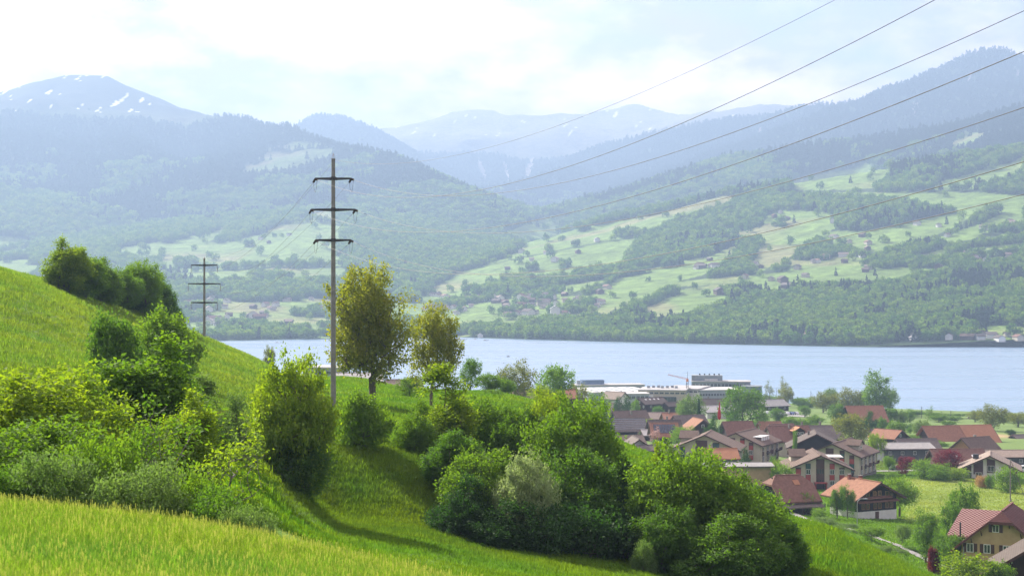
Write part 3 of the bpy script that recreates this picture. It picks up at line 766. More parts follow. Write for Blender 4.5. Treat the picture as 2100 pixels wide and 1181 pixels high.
# ------------------------------------------------------------------ instanced stuff (geometry nodes)
def gn_scatter(name, pts, scale, rot, proto_obj, color=None, kind='stuff'):
    me = bpy.data.meshes.new(name)
    pts = np.asarray(pts, np.float32)
    me.vertices.add(len(pts)); me.vertices.foreach_set('co', pts.ravel())
    a = me.attributes.new('sc', 'FLOAT_VECTOR', 'POINT'); a.data.foreach_set('vector', np.asarray(scale, np.float32).ravel())
    a = me.attributes.new('ro', 'FLOAT', 'POINT'); a.data.foreach_set('value', np.asarray(rot, np.float32))
    if color is not None:
        a = me.attributes.new('gcol', 'FLOAT_COLOR', 'POINT'); a.data.foreach_set('color', np.hstack([color, np.ones((len(color), 1))]).astype(np.float32).ravel())
    o = link(name, me); tag(o, kind=kind)
    ng = bpy.data.node_groups.new(name + '_scatter', 'GeometryNodeTree')
    ng.interface.new_socket('Geometry', in_out='INPUT', socket_type='NodeSocketGeometry')
    ng.interface.new_socket('Geometry', in_out='OUTPUT', socket_type='NodeSocketGeometry')
    gi = ng.nodes.new('NodeGroupInput'); go = ng.nodes.new('NodeGroupOutput')
    oi = ng.nodes.new('GeometryNodeObjectInfo'); oi.inputs['Object'].default_value = proto_obj; oi.inputs['As Instance'].default_value = True
    oi.transform_space = 'ORIGINAL'
    iop = ng.nodes.new('GeometryNodeInstanceOnPoints')
    sa = ng.nodes.new('GeometryNodeInputNamedAttribute'); sa.data_type = 'FLOAT_VECTOR'; sa.inputs['Name'].default_value = 'sc'
    ra = ng.nodes.new('GeometryNodeInputNamedAttribute'); ra.data_type = 'FLOAT'; ra.inputs['Name'].default_value = 'ro'
    cx = ng.nodes.new('ShaderNodeCombineXYZ')
    ng.links.new(ra.outputs['Attribute'], cx.inputs['Z'])
    m2p = ng.nodes.new('GeometryNodeMeshToPoints')
    ng.links.new(gi.outputs[0], m2p.inputs['Mesh'])
    ng.links.new(m2p.outputs[0], iop.inputs['Points']); ng.links.new(oi.outputs['Geometry'], iop.inputs['Instance'])
    ng.links.new(cx.outputs[0], iop.inputs['Rotation']); ng.links.new(sa.outputs['Attribute'], iop.inputs['Scale'])
    ng.links.new(iop.outputs[0], go.inputs[0])
    md = o.modifiers.new('scatter', 'NODES'); md.node_group = ng
    return o

# forest trees of the far shore and the mountains
def forest_leaf(name, ca, cb, tcol):
    return leafmat(name, ca, cb, 0.36, tcol=tcol, gloss=0.0, rnd=0.8)
M_FB = forest_leaf('forest_broadleaf', (0.050, 0.120, 0.018), (0.190, 0.280, 0.045), (2.2, 2.1, 0.7))
M_FC = forest_leaf('forest_conifer', (0.014, 0.032, 0.014), (0.035, 0.062, 0.022), (1.5, 1.6, 0.8))
def blob(seed, n, leaf, col=False):
    rng = np.random.default_rng(seed)
    P, D = crown_points(rng, [(0, 0, 0.58, 0.5, 0.5, 0.46)], n, 12, 0.42, 0.1)
    V, Q, t_ = leaf_quads(rng, P, D, leaf, 3, leaf * 0.4, leaf * 0.6, 0.7, 0.9, 0.0, 0.8)
    return np_mesh('forest_tree', V, Q, face_attrs={'tint': t_ * 0.5})
def conblob(seed, n, leaf):
    rng = np.random.default_rng(seed)
    f = rng.random(n) ** 0.6; z = 1.25 * (0.04 + 0.96 * (1 - f)); a = rng.random(n) * 6.283
    r = 0.34 * (f ** 0.9) * (0.8 + 0.3 * rng.random(n))
    P = np.stack([np.cos(a) * r, np.sin(a) * r, z], 1); D = _norm(np.stack([np.cos(a), np.sin(a), np.full(n, -0.4)], 1))
    V, Q, t_ = leaf_quads(rng, P - D * leaf, D, leaf * 1.7, 2, leaf * 0.2, leaf * 0.5, 0.9, 0.8, 0.1, 1.3)
    return np_mesh('forest_tree', V, Q, face_attrs={'tint': t_ * 0.5})
rngF = np.random.default_rng(77)
bands = [(2030, 3000, 9.5), (3000, 4500, 12.5), (4500, 6500, 17.0), (6500, 9300, 24.0), (9300, 10700, 30.0)]
PP = []
for a_, b_, s_ in bands:
    y = np.arange(a_, b_, s_); xw = np.arange(-0.36 * b_, 0.37 * b_, s_)
    X_, Y_ = np.meshgrid(xw, y); X_ = X_.ravel() + rngF.uniform(-.45, .45, X_.size) * s_; Y_ = Y_.ravel() + rngF.uniform(-.45, .45, Y_.size) * s_
    px_ = 1050 + X_ / Y_ * F; k_ = (px_ > -60) & (px_ < 2180); X_ = X_[k_]; Y_ = Y_[k_]
    PP.append(np.stack([X_, Y_, np.full(len(X_), s_)], 1))
PP = np.concatenate(PP)
fz = far_base(PP[:, 0], PP[:, 1])
mk = (forest_mask(PP[:, 0], PP[:, 1], fz) > 0.5) & (forest_mask(PP[:, 0], PP[:, 1], fz + np.where(PP[:, 1] < 6500, 9.0, 0.0)) > 0.5)
# a few lone trees on the open land as well
lone = (rngF.random(len(PP)) < 0.010) & (PP[:, 1] < 6500) & ~mk
gap = (rngF.random(len(PP)) < 0.03)
# leave out what the crests hide
ji = np.clip(np.searchsorted(fpx, 1050 + PP[:, 0] / PP[:, 1] * F), 0, fnu - 1); di = np.clip(np.searchsorted(fdd, PP[:, 1]), 0, len(fdd) - 1)
vis = FVIS[di, ji]
ok = ((mk & ~gap) | lone) & vis & (fz > 0.9) & (FM[di, ji] > -1)
PP = PP[ok]; fz = fz[ok]; ji = ji[ok]; di = di[ok]
lone = lone[ok]
slid = (FM[di, ji] < 0.5) & ~lone & (PP[:, 1] > 6900)
PP = PP[~slid]; fz = fz[~slid]
print('forest trees', len(PP))
s_ = PP[:, 2]; hgt = fz
cn = 1.3 * fbm(PP[:, 0], PP[:, 1], 190, 4, 141) + 0.5 * fbm(PP[:, 0], PP[:, 1], 40, 2, 143) + np.clip((hgt - 330) / 330, -0.4, 1.0) + 0.8 * np.clip((hgt - 480) / 160, 0, 1) + rngF.normal(size=len(PP)) * 0.14
iscon = cn > 0.30
size = s_ * 1.02 * (0.75 + 0.5 * rngF.random(len(PP)))
size = np.where(lone[:len(PP)] if len(lone) == len(PP) else False, size * 0.8, size)
grp = rngF.integers(0, 3, len(PP))
for kk, (nm, seed) in enumerate((('forest_tree', 1), ('forest_tree', 2), ('forest_tree', 3))):
    for con in (False, True):
        sel = (grp == kk) & (iscon == con)
        if sel.sum() < 3: continue
        Pn = np.stack([PP[sel, 0], PP[sel, 1], fz[sel] - 0.5], 1); sz = size[sel]
        pm_ = conblob(seed + 10, 90, 0.12) if con else blob(seed, 75, 0.19)
        pr = link('forest', pm_, M_FC if con else M_FB)
        pr.location = Pn[0]; pr.scale = (sz[0],) * 3; tag(pr, kind='stuff')
        zsc = ((1.15 + 0.35 * rngF.random(sel.sum())) if con else (0.95 + 0.3 * rngF.random(sel.sum()))) * np.clip(14.0 / s_[sel], 0.62, 1.0) * np.where(PP[sel, 0] < -1200, np.clip((980 - fz[sel]) / 320, 0.3, 1.0), 1.0)
        gn_scatter('forest', Pn[1:], np.stack([sz[1:], sz[1:], (sz * zsc)[1:]], 1), rngF.random(sel.sum())[1:] * 6.28, pr)

# ------------------------------------------------------------------ grass
def grass_mat(name, lo=0.75, hi=1.5, head=(0.27, 0.31, 0.10)):
    m, t, o = newmat(name)
    a = t.nodes.new('ShaderNodeAttribute'); a.attribute_name = 'gcol'; a.attribute_type = 'INSTANCER'
    ti = t.nodes.new('ShaderNodeAttribute'); ti.attribute_name = 'tint'
    mr = t.nodes.new('ShaderNodeMapRange'); mr.inputs['To Min'].default_value = lo; mr.inputs['To Max'].default_value = hi
    t.links.new(ti.outputs['Fac'], mr.inputs[0])
    vm = t.nodes.new('ShaderNodeVectorMath'); vm.operation = 'SCALE'; t.links.new(a.outputs['Color'], vm.inputs[0]); t.links.new(mr.outputs[0], vm.inputs['Scale'])
    gt = t.nodes.new('ShaderNodeMath'); gt.operation = 'GREATER_THAN'; gt.inputs[1].default_value = 1.5; t.links.new(ti.outputs['Fac'], gt.inputs[0])
    mxn = t.nodes.new('ShaderNodeMix'); mxn.data_type = 'RGBA'; mxn.inputs['B'].default_value = c4(head)
    t.links.new(gt.outputs[0], mxn.inputs['Factor']); t.links.new(vm.outputs[0], mxn.inputs['A'])
    d = t.nodes.new('ShaderNodeBsdfDiffuse'); tr = t.nodes.new('ShaderNodeBsdfTranslucent'); ms = t.nodes.new('ShaderNodeMixShader'); ms.inputs[0].default_value = 0.45
    tm = t.nodes.new('ShaderNodeMix'); tm.data_type = 'RGBA'; tm.blend_type = 'MULTIPLY'; tm.inputs['Factor'].default_value = 1; tm.inputs['B'].default_value = (1.5, 1.4, 0.6, 1)
    t.links.new(mxn.outputs['Result'], d.inputs[0]); t.links.new(mxn.outputs['Result'], tm.inputs['A']); t.links.new(tm.outputs['Result'], tr.inputs[0])
    t.links.new(d.outputs[0], ms.inputs[1]); t.links.new(tr.outputs[0], ms.inputs[2])
    t.links.new(ms.outputs[0], o.inputs[0])
    return m
M_GRASS = grass_mat('grass_blades', 0.8, 1.35)
def tuft_mesh(seed, n, h, rad, w, heads=0, bend=0.5):
    rng = np.random.default_rng(seed)
    V = []; Q = []; T = []
    for i in range(n):
        a = rng.random() * 6.283; r = rad * math.sqrt(rng.random()); b = np.array([math.cos(a) * r, math.sin(a) * r, -0.03])
        az = rng.random() * 6.283; d = np.array([math.cos(az), math.sin(az), 0]); hh = h * (0.5 + 0.7 * rng.random()); be = bend * hh * rng.random() + 0.1 * hh
        sd = np.array([-d[1], d[0], 0]) * w * (0.6 + 0.6 * rng.random())
        m1 = b + d * be * 0.3 + np.array([0, 0, hh * 0.6]); tp = b + d * be + np.array([0, 0, hh])
        k = len(V); V += [b - sd, b + sd, m1 + sd * 0.8, m1 - sd * 0.8, tp + sd * 0.1, tp - sd * 0.1]
        Q += [(k, k + 1, k + 2, k + 3), (k + 3, k + 2, k + 4, k + 5)]; tt = rng.random(); T += [tt, tt]
        if i < heads:
            k = len(V); c = tp + np.array([0, 0, hh * 0.35]); s2 = sd * 1.1
            V += [tp - s2 * 0.4, tp + s2 * 0.4, c + s2, c - s2]; Q += [(k, k + 1, k + 2, k + 3)]; T += [2.0]
    return np_mesh('grass', V, Q, face_attrs={'tint': T})
rngG = np.random.default_rng(5)
PXOCC = []
def grass_zone(seed, p0, p1, d0, d1, sp, h, rad, w, n=24, heads=0, cond=None, keep=1.0, bend=0.6):
    y = np.arange(d0, d1, sp); x = np.arange(px2x(p0, d1), px2x(p1, d1) + (px2x(p1, d1) > 0) * 0, sp)
    lo = min(px2x(p0, d0), px2x(p0, d1)); hi = max(px2x(p1, d0), px2x(p1, d1)); x = np.arange(lo, hi, sp)
    X_, Y_ = np.meshgrid(x, y); X_ = X_.ravel() + rngG.uniform(-.5, .5, X_.size) * sp; Y_ = Y_.ravel() + rngG.uniform(-.5, .5, Y_.size) * sp
    Y_ = np.maximum(Y_, 6.5)
    px_ = 1050 + X_ / Y_ * F; k_ = (px_ > p0) & (px_ < p1) & (rngG.random(len(X_)) < keep)
    if cond is not None: k_ &= cond(X_, Y_, px_)
    X_ = X_[k_]; Y_ = Y_[k_]; Z_ = near_z(X_, Y_)
    c = near_color(X_, Y_) * (0.8 + 0.4 * rngG.random((len(X_), 1)))
    # yellowish and bluish patches of different grasses
    v = fbm(X_, Y_, 3.0, 3, seed + 7)[:, None]
    v = v * (0.3 if d0 > 150 else 1.0)
    c = c * np.hstack([1 + 0.42 * v, 1 + 0.16 * v, 1 - 0.2 * v])
    s = (0.7 + 0.6 * rngG.random(len(X_))) * (1 + 0.35 * fbm(X_, Y_, 5, 3, seed + 3))
    pr = link('grass', tuft_mesh(seed, n, h, rad, w, heads, bend), M_GRASS)
    pr.location = (X_[0], Y_[0], Z_[0]); tag(pr, kind='stuff')
    gn_scatter('grass', np.stack([X_, Y_, Z_], 1)[1:], np.stack([s, s, s], 1)[1:], rngG.random(len(X_))[1:] * 6.28, pr, c[1:])
    return len(X_)
tot = 0
tot += grass_zone(1, -60, 1000, 8.5, 25, 0.13, 0.115, 0.12, 0.0032, 40, 3, bend=1.3)
tot += grass_zone(2, -60, 1000, 9, 27, 0.34, 0.16, 0.20, 0.0026, 10, 2, keep=0.4, bend=1.3)
tot += grass_zone(3, 430, 1720, 52, 92, 0.36, 0.16, 0.34, 0.014, 30, 0)
tot += grass_zone(10, 1050, 1720, 90, 200, 0.7, 0.3, 0.6, 0.03, 24, 0)
bankc = lambda x, y, p: (y > 82) & (y < 112)
tot += grass_zone(4, 380, 1420, 80, 114, 0.30, 0.26, 0.28, 0.011, 34, 0, cond=bankc, bend=0.9)
tot += grass_zone(5, 560, 1130, 112, 262, 0.75, 0.26, 0.60, 0.030, 26, 0)
tot += grass_zone(6, -60, 560, 66, 268, 0.55, 0.26, 0.50, 0.018, 34, 1, bend=0.9)
tot += grass_zone(7, 1560, 2010, 76, 126, 0.36, 0.24, 0.34, 0.014, 30, 0, bend=0.9)
tot += grass_zone(8, 1180, 1420, 118, 190, 0.60, 0.28, 0.50, 0.022, 26, 0)
tot += grass_zone(9, 1180, 2120, 190, 500, 1.15, 0.26, 0.9, 0.06, 22, 0)
print('grass tufts', tot)

# ------------------------------------------------------------------ power line
conc = pm('concrete_pole', (0.24, 0.235, 0.225), (0.17, 0.165, 0.155), 3, 0.9, 0.3)
steel_dark = pm('dark_steel', (0.07, 0.072, 0.075), (0.045, 0.045, 0.05), 5, 0.6, metal=0.3)
insul = pm('insulator_brown', (0.05, 0.03, 0.025), (0.03, 0.02, 0.018), 8, 0.35, spec=0.5)
alu = pm('aluminium_wire', (0.17, 0.165, 0.165), (0.12, 0.12, 0.12), 2, 0.7, metal=0.2)
zinc = pm('zinc_metal', (0.45, 0.46, 0.47), (0.35, 0.36, 0.38), 4, 0.5, metal=0.7)

def power_pole(name, label, px, D, ytop, arms, halfs, r0, r1, strings, group):
    x = px2x(px, D); z0 = gz(x, D); zt = py2z(ytop, D)
    e = empty(name, (x, D, z0), 0, label, 'power pole', group)
    H = zt - z0
    MB().lathe([(r0, -1.0), (r0, 0), (r0 * 0.97, 1), ((r0 + r1) / 2, H / 2), (r1, H)], 16).build('shaft', conc, e)
    ends = []
    for i, (ya, hw) in enumerate(zip(arms, halfs)):
        za = py2z(ya, D) - z0; w = hw / F * D
        mb = MB()
        for s in (-1, 1):
            mb.bar((0, 0.02, za), (s * w, 0, za - 0.03), 0.16, 0.17)
            mb.bar((0, -0.05, za - 0.14), (s * w * 0.8, -0.02, za - 0.06), 0.10, 0.10)
        mb.lathe([(r1 * 1.35, za - 0.16), (r1 * 1.35, za + 0.14)], 14)
        a = mb.build('crossarm', steel_dark, e)
        for s in (-1, 1): ends.append((Vector((x + s * w, D, z0 + za - 0.06)), s, i, a))
    return e, Vector((x, D, z0)), H, ends
def insulator_string(parent, origin, a, b):
    """discs threaded on a rod between a and b (world), built relative to origin"""
    mb = MB(); A = a - origin; B = b - origin; mb.bar(A, B, 0.03)
    n = 9
    for k in range(n):
        p = A + (B - A) * ((k + 0.6) / (n + 0.2)); d = (B - A).normalized()
        mb.tube([p - d * 0.02, p, p + d * 0.02], [0.055, 0.105, 0.05], 8)
    return mb.build('insulator', insul, parent)

p1, o1, H1, ends1 = power_pole('power_pole', 'tall grey concrete power pole beside the big walnut tree, three dark crossarms', 683.5, 140, 326, (366, 429.5, 492), (37, 45, 36), 0.245, 0.165, 0, 'power poles')
mb = MB()
for s in (-1, 1): mb.bar((s * 0.14, 0, H1), (0, 0, H1 + 0.52), 0.035)
mb.bar((0, -0.14, H1), (0, 0, H1 + 0.52), 0.03); mb.box((0, 0, H1 + 0.01), (0.36, 0.36, 0.05))
mb.build('pole_cap', zinc, p1)
p2, o2, H2, ends2 = power_pole('power_pole', 'second concrete power pole rising behind the crest of the left slope', 419, 245, 531, (543.5, 581.5, 620), (27, 33, 27), 0.22, 0.15, 0, 'power poles')
MB().lathe([(0.13, H2), (0.16, H2 + 0.12), (0.05, H2 + 0.25)], 8).build('pole_cap', zinc, p2)
# wire attachment of the second pole: below hanging strings
hang = []
for P, s, i, a in ends2:
    q = P + Vector((0, 0, -1.05 - 0.05)); insulator_string(p2, o2, P + Vector((0, 0, -0.1)), q); hang.append(q)

def wire_obj(label, pts, rad):
    mid = pts[0]
    mb = MB(); mb.tube([p - mid for p in pts], rad, 5)
    o = mb.build('overhead_wire', alu); o.location = mid
    tag(o, label, 'power line wire', 'overhead wires of the power line')
    return o
K = 0.31
fits = {   # photograph points the wires pass; key = (arm level, side)
 ('e', 0): [(840,331),(1000,307),(1200,236),(1400,153),(1560,78),(1712,0)],
 (0,-1): [(852,402),(1000,392),(1240,318),(1400,243),(1750,80),(1907,0)],
 (0, 1): [(852,400),(1000,401),(1400,304),(1750,168),(2100,20)],
 (1,-1): [(910,475),(1100,452),(1400,370),(1750,245),(2100,95)],
 (1, 1): [(910,473),(1100,477),(1400,423),(1750,338),(2100,208)],
 (2,-1): [(920,561),(1267,537),(1500,490),(1800,410),(2100,325)],
 (2, 1): [(920,556),(1160,566),(1500,526),(1800,467),(2100,392)]}
names = {('e',0): 'topmost thin earth wire running from the pole tip up to the right',
 (0,-1): 'second highest wire, from the left end of the upper crossarm', (0,1): 'third highest wire, from the right end of the upper crossarm',
 (1,-1): 'wire from the left end of the middle crossarm, leaving the picture above the peak',
 (1,1): 'wire from the right end of the middle crossarm, rising over forest',
 (2,-1): 'wire from the left end of the lowest crossarm, crossing the right meadows', (2,1): 'lowest wire, from the right end of the lowest crossarm'}
for key, pts in fits.items():
    if key[0] == 'e': P0 = o1 + Vector((0.14, 0, H1 - 0.1)); rad = 0.009
    else:
        P0 = [P for P, s, i, a in ends1 if i == key[0] and s == key[1]][0].copy(); rad = 0.0125
    dirv = Vector((K, -1, 0)).normalized()
    St = P0 + dirv * 0.9 + Vector((0, 0, -0.12)) if key[0] != 'e' else P0
    A_ = []; B_ = []
    for px, py in pts:
        u = (px - 1050) / F      # x = P0x + K t ; y = P0y - t ; x/y = u
        t_ = (u * P0.y - P0.x) / (K + u); y = P0.y - t_
        z = py2z(py, y); A_.append([t_, t_ * t_]); B_.append(z - St.z)
    wgt = np.array([1.0] * len(A_)); sol = np.linalg.lstsq(np.array(A_), np.array(B_), rcond=None)[0]
    line = []
    for t_ in np.concatenate([np.linspace(0, 100, 60), np.linspace(103, 150, 20)]):
        line.append(Vector((St.x + K * t_, St.y - t_, St.z + sol[0] * t_ + sol[1] * t_ * t_)))
    wire_obj(names[key], line, rad)
    # towards the second pole and on behind the trees
    if key[0] == 'e': Q0 = P0; T1 = o2 + Vector((0, 0, H2 + 0.1)); 
    else:
        T1 = [q for q, (P, s, i, a) in zip(hang, ends2) if i == key[0] and s == key[1]][0]
        d2 = (T1 - P0).normalized(); Q0 = P0 + d2 * 0.9 + Vector((0, 0, -0.16))
        insulator_string(p1, o1, P0, St); insulator_string(p1, o1, P0, Q0)
        mb = MB(); a0 = Q0 - o1; b0 = St - o1
        mb.tube([a0 + (b0 - a0) * f + Vector((0, 0, -1.0 * math.sin(math.pi * f) ** 0.7)) for f in np.linspace(0, 1, 12)], 0.014, 5)
        mb.build('jumper_loop', alu, p1)
    line = []
    for f in np.linspace(0, 1, 30):
        p = Q0 + (T1 - Q0) * f; p = p + Vector((0, 0, -2.6 * 4 * f * (1 - f))); line.append(p)
    T2 = T1 + Vector((-75, 110, -17))
    for f in np.linspace(0, 1, 20)[1:]:
        p = T1 + (T2 - T1) * f; p = p + Vector((0, 0, -2.5 * 4 * f * (1 - f))); line.append(p)
    wire_obj('thin earth wire leading from the pole tip down left to the second pole' if key[0] == 'e' else
             {(0,-1): 'wire from the upper crossarm left end down to the second pole', (0,1): 'wire from the upper crossarm right end down to the second pole',
              (1,-1): 'wire from the middle crossarm left end down to the second pole', (1,1): 'wire from the middle crossarm right end down to the second pole',
              (2,-1): 'wire from the lowest crossarm left end down to the second pole', (2,1): 'wire from the lowest crossarm right end down to the second pole'}[key], line, rad * 0.9)

# ------------------------------------------------------------------ houses
def roofm(name, c1, c2, sc=1.6, rows=True):
    m, t, o = newmat(name)
    p = t.nodes.new('ShaderNodeBsdfPrincipled'); p.inputs['Roughness'].default_value = 0.85; p.inputs['Specular IOR Level'].default_value = 0.2
    tc = t.nodes.new('ShaderNodeTexCoord')
    n = t.nodes.new('ShaderNodeTexNoise'); n.inputs['Scale'].default_value = sc; n.inputs['Detail'].default_value = 6; n.inputs['Roughness'].default_value = 0.72
    t.links.new(tc.outputs['Object'], n.inputs['Vector'])
    w = t.nodes.new('ShaderNodeTexWave'); w.wave_type = 'BANDS'; w.bands_direction = 'Z'; w.wave_profile = 'SAW'; w.inputs['Scale'].default_value = 1.55; w.inputs['Distortion'].default_value = 0.4
    t.links.new(tc.outputs['Object'], w.inputs['Vector'])
    r = t.nodes.new('ShaderNodeValToRGB'); r.color_ramp.elements[0].position = 0.35; r.color_ramp.elements[0].color = c4(c2); r.color_ramp.elements[1].position = 0.65; r.color_ramp.elements[1].color = c4(c1)
    t.links.new(n.outputs['Fac'], r.inputs[0])
    mr = t.nodes.new('ShaderNodeMapRange'); mr.inputs['To Min'].default_value = 0.72; mr.inputs['To Max'].default_value = 1.1; t.links.new(w.outputs['Fac'], mr.inputs[0])
    vm = t.nodes.new('ShaderNodeVectorMath'); vm.operation = 'SCALE'; t.links.new(r.outputs[0], vm.inputs[0]); t.links.new(mr.outputs[0], vm.inputs['Scale'])
    t.links.new(vm.outputs[0], p.inputs['Base Color'])
    b = t.nodes.new('ShaderNodeBump'); b.inputs['Strength'].default_value = 0.5; b.inputs['Distance'].default_value = 0.05
    t.links.new(w.outputs['Fac'], b.inputs['Height']); t.links.new(b.outputs[0], p.inputs['Normal'])
    t.links.new(p.outputs[0], o.inputs[0]); return m
R_BROWN = roofm('roof_brown', (0.185, 0.130, 0.100), (0.115, 0.080, 0.062))
R_DARK = roofm('roof_darkbrown', (0.135, 0.105, 0.090), (0.085, 0.066, 0.056))
R_GREYB = roofm('roof_greybrown', (0.200, 0.165, 0.145), (0.130, 0.105, 0.092))
R_ORANGE = roofm('roof_orange', (0.36, 0.180, 0.110), (0.24, 0.115, 0.070))
R_ORANGE2 = roofm('roof_orange_new', (0.46, 0.225, 0.125), (0.39, 0.185, 0.10), 0.6)
R_RED = roofm('roof_redbrown', (0.25, 0.135, 0.100), (0.16, 0.085, 0.062))
R_GREY = roofm('roof_grey', (0.36, 0.345, 0.33), (0.27, 0.26, 0.25), 0.8)
R_PALE = roofm('roof_pale', (0.46, 0.44, 0.42), (0.36, 0.345, 0.335), 0.5)
R_TAN = roofm('roof_tan', (0.33, 0.26, 0.21), (0.23, 0.18, 0.145))
W_DARK = pm('wall_dark_timber', (0.050, 0.030, 0.022), (0.026, 0.016, 0.012), 2.5, 0.85, 0.4, stretch=(4, 4, 0.6))
W_BLACK = pm('wall_black_timber', (0.030, 0.026, 0.026), (0.017, 0.015, 0.015), 2.5, 0.85, 0.4, stretch=(4, 4, 0.6))
W_BROWN = pm('wall_brown_timber', (0.110, 0.062, 0.040), (0.065, 0.038, 0.026), 2.5, 0.85, 0.4, stretch=(4, 4, 0.6))
W_LTIMB = pm('wall_light_timber', (0.36, 0.20, 0.10), (0.25, 0.13, 0.065), 2.0, 0.85, 0.3, stretch=(4, 4, 0.6))
W_WHITE = pm('wall_white_render', (0.66, 0.65, 0.61), (0.56, 0.55, 0.51), 0.9, 0.9)
W_CREAM = pm('wall_cream', (0.46, 0.42, 0.33), (0.39, 0.355, 0.275), 0.8, 0.9)
W_YELLOW = pm('wall_yellow_render', (0.46, 0.335, 0.185), (0.38, 0.27, 0.145), 0.9, 0.9)
W_GREYD = pm('wall_dark_grey', (0.11, 0.12, 0.125), (0.085, 0.092, 0.098), 0.8, 0.85)
W_GREYL = pm('wall_light_grey', (0.34, 0.37, 0.40), (0.27, 0.30, 0.33), 0.4, 0.8)
W_STONE = pm('wall_grey_base', (0.22, 0.20, 0.18), (0.16, 0.145, 0.13), 2.5, 0.9, 0.3)
P_RED = pm('panel_red', (0.34, 0.055, 0.045), (0.26, 0.042, 0.036), 1.0, 0.6)
P_BROWN = pm('panel_brown', (0.085, 0.042, 0.036), (0.060, 0.030, 0.026), 2.0, 0.7)
P_TEAL = pm('panel_teal', (0.030, 0.085, 0.085), (0.022, 0.060, 0.062), 1.0, 0.4)
SH_RED = pm('shutter_red', (0.30, 0.060, 0.040), (0.22, 0.045, 0.032), 2, 0.7)
SH_BROWN = pm('shutter_brown', (0.085, 0.045, 0.035), (0.055, 0.030, 0.024), 2, 0.7)
SH_GREEN = pm('shutter_green', (0.04, 0.15, 0.09), (0.03, 0.11, 0.07), 2, 0.7)
FRAME = pm('window_frame_white', (0.72, 0.72, 0.70), (0.62, 0.62, 0.60), 3, 0.5)
GLASS = pm('window_glass', (0.035, 0.045, 0.055), (0.02, 0.028, 0.035), 2, 0.08, spec=0.8)
GLASSB = pm('office_glass', (0.09, 0.15, 0.19), (0.06, 0.10, 0.14), 0.5, 0.10, spec=0.8)
BRICKC = pm('chimney_brick', (0.30, 0.12, 0.09), (0.20, 0.08, 0.06), 4, 0.9)
SOLAR = pm('solar_cell', (0.018, 0.024, 0.045), (0.012, 0.016, 0.030), 2, 0.15, spec=0.7)

_wc = {}
def window(parent, x, y, z, w, h, face, shutters=None, bars=1, frame=None):
    """frame standing 5 cm proud of the wall, with mullions; the pane is its child"""
    key = ('w', round(w, 2), round(h, 2), bars)
    if key not in _wc:
        t = 0.09; mb = MB()
        mb.box((-w/2 + t/2, 0, 0), (t, 0.12, h)); mb.box((w/2 - t/2, 0, 0), (t, 0.12, h))
        mb.box((0, 0, h/2 - t/2), (w - 2*t, 0.12, t)); mb.box((0, 0, -h/2 + t/2), (w - 2*t, 0.14, t))
        for b in range(bars): mb.box((-w/2 + w*(b+1)/(bars+1), 0, 0), (t*0.8, 0.10, h - 2*t))
        _wc[key] = (mb.mesh('window'), MB().box((0, 0.015, 0), (w - 0.12, 0.03, h - 0.12)).mesh('pane'))
    fm, pmh = _wc[key]
    o = link('window', fm, frame or FRAME, parent); o.location = (x, y, z); o.rotation_euler = (0, 0, {'f': 0, 'r': math.pi/2, 'l': -math.pi/2, 'b': math.pi}[face])
    link('pane', pmh, GLASS, o)
    if shutters:
        k2 = ('s', round(w, 2), round(h, 2))
        if k2 not in _wc: _wc[k2] = MB().box((0, 0, 0), (w * 0.5, 0.06, h)).mesh('shutter')
        for s in (-1, 1):
            q = link('shutter', _wc[k2], shutters, o); q.location = (s * w * 0.78, 0.0, 0)
    return o

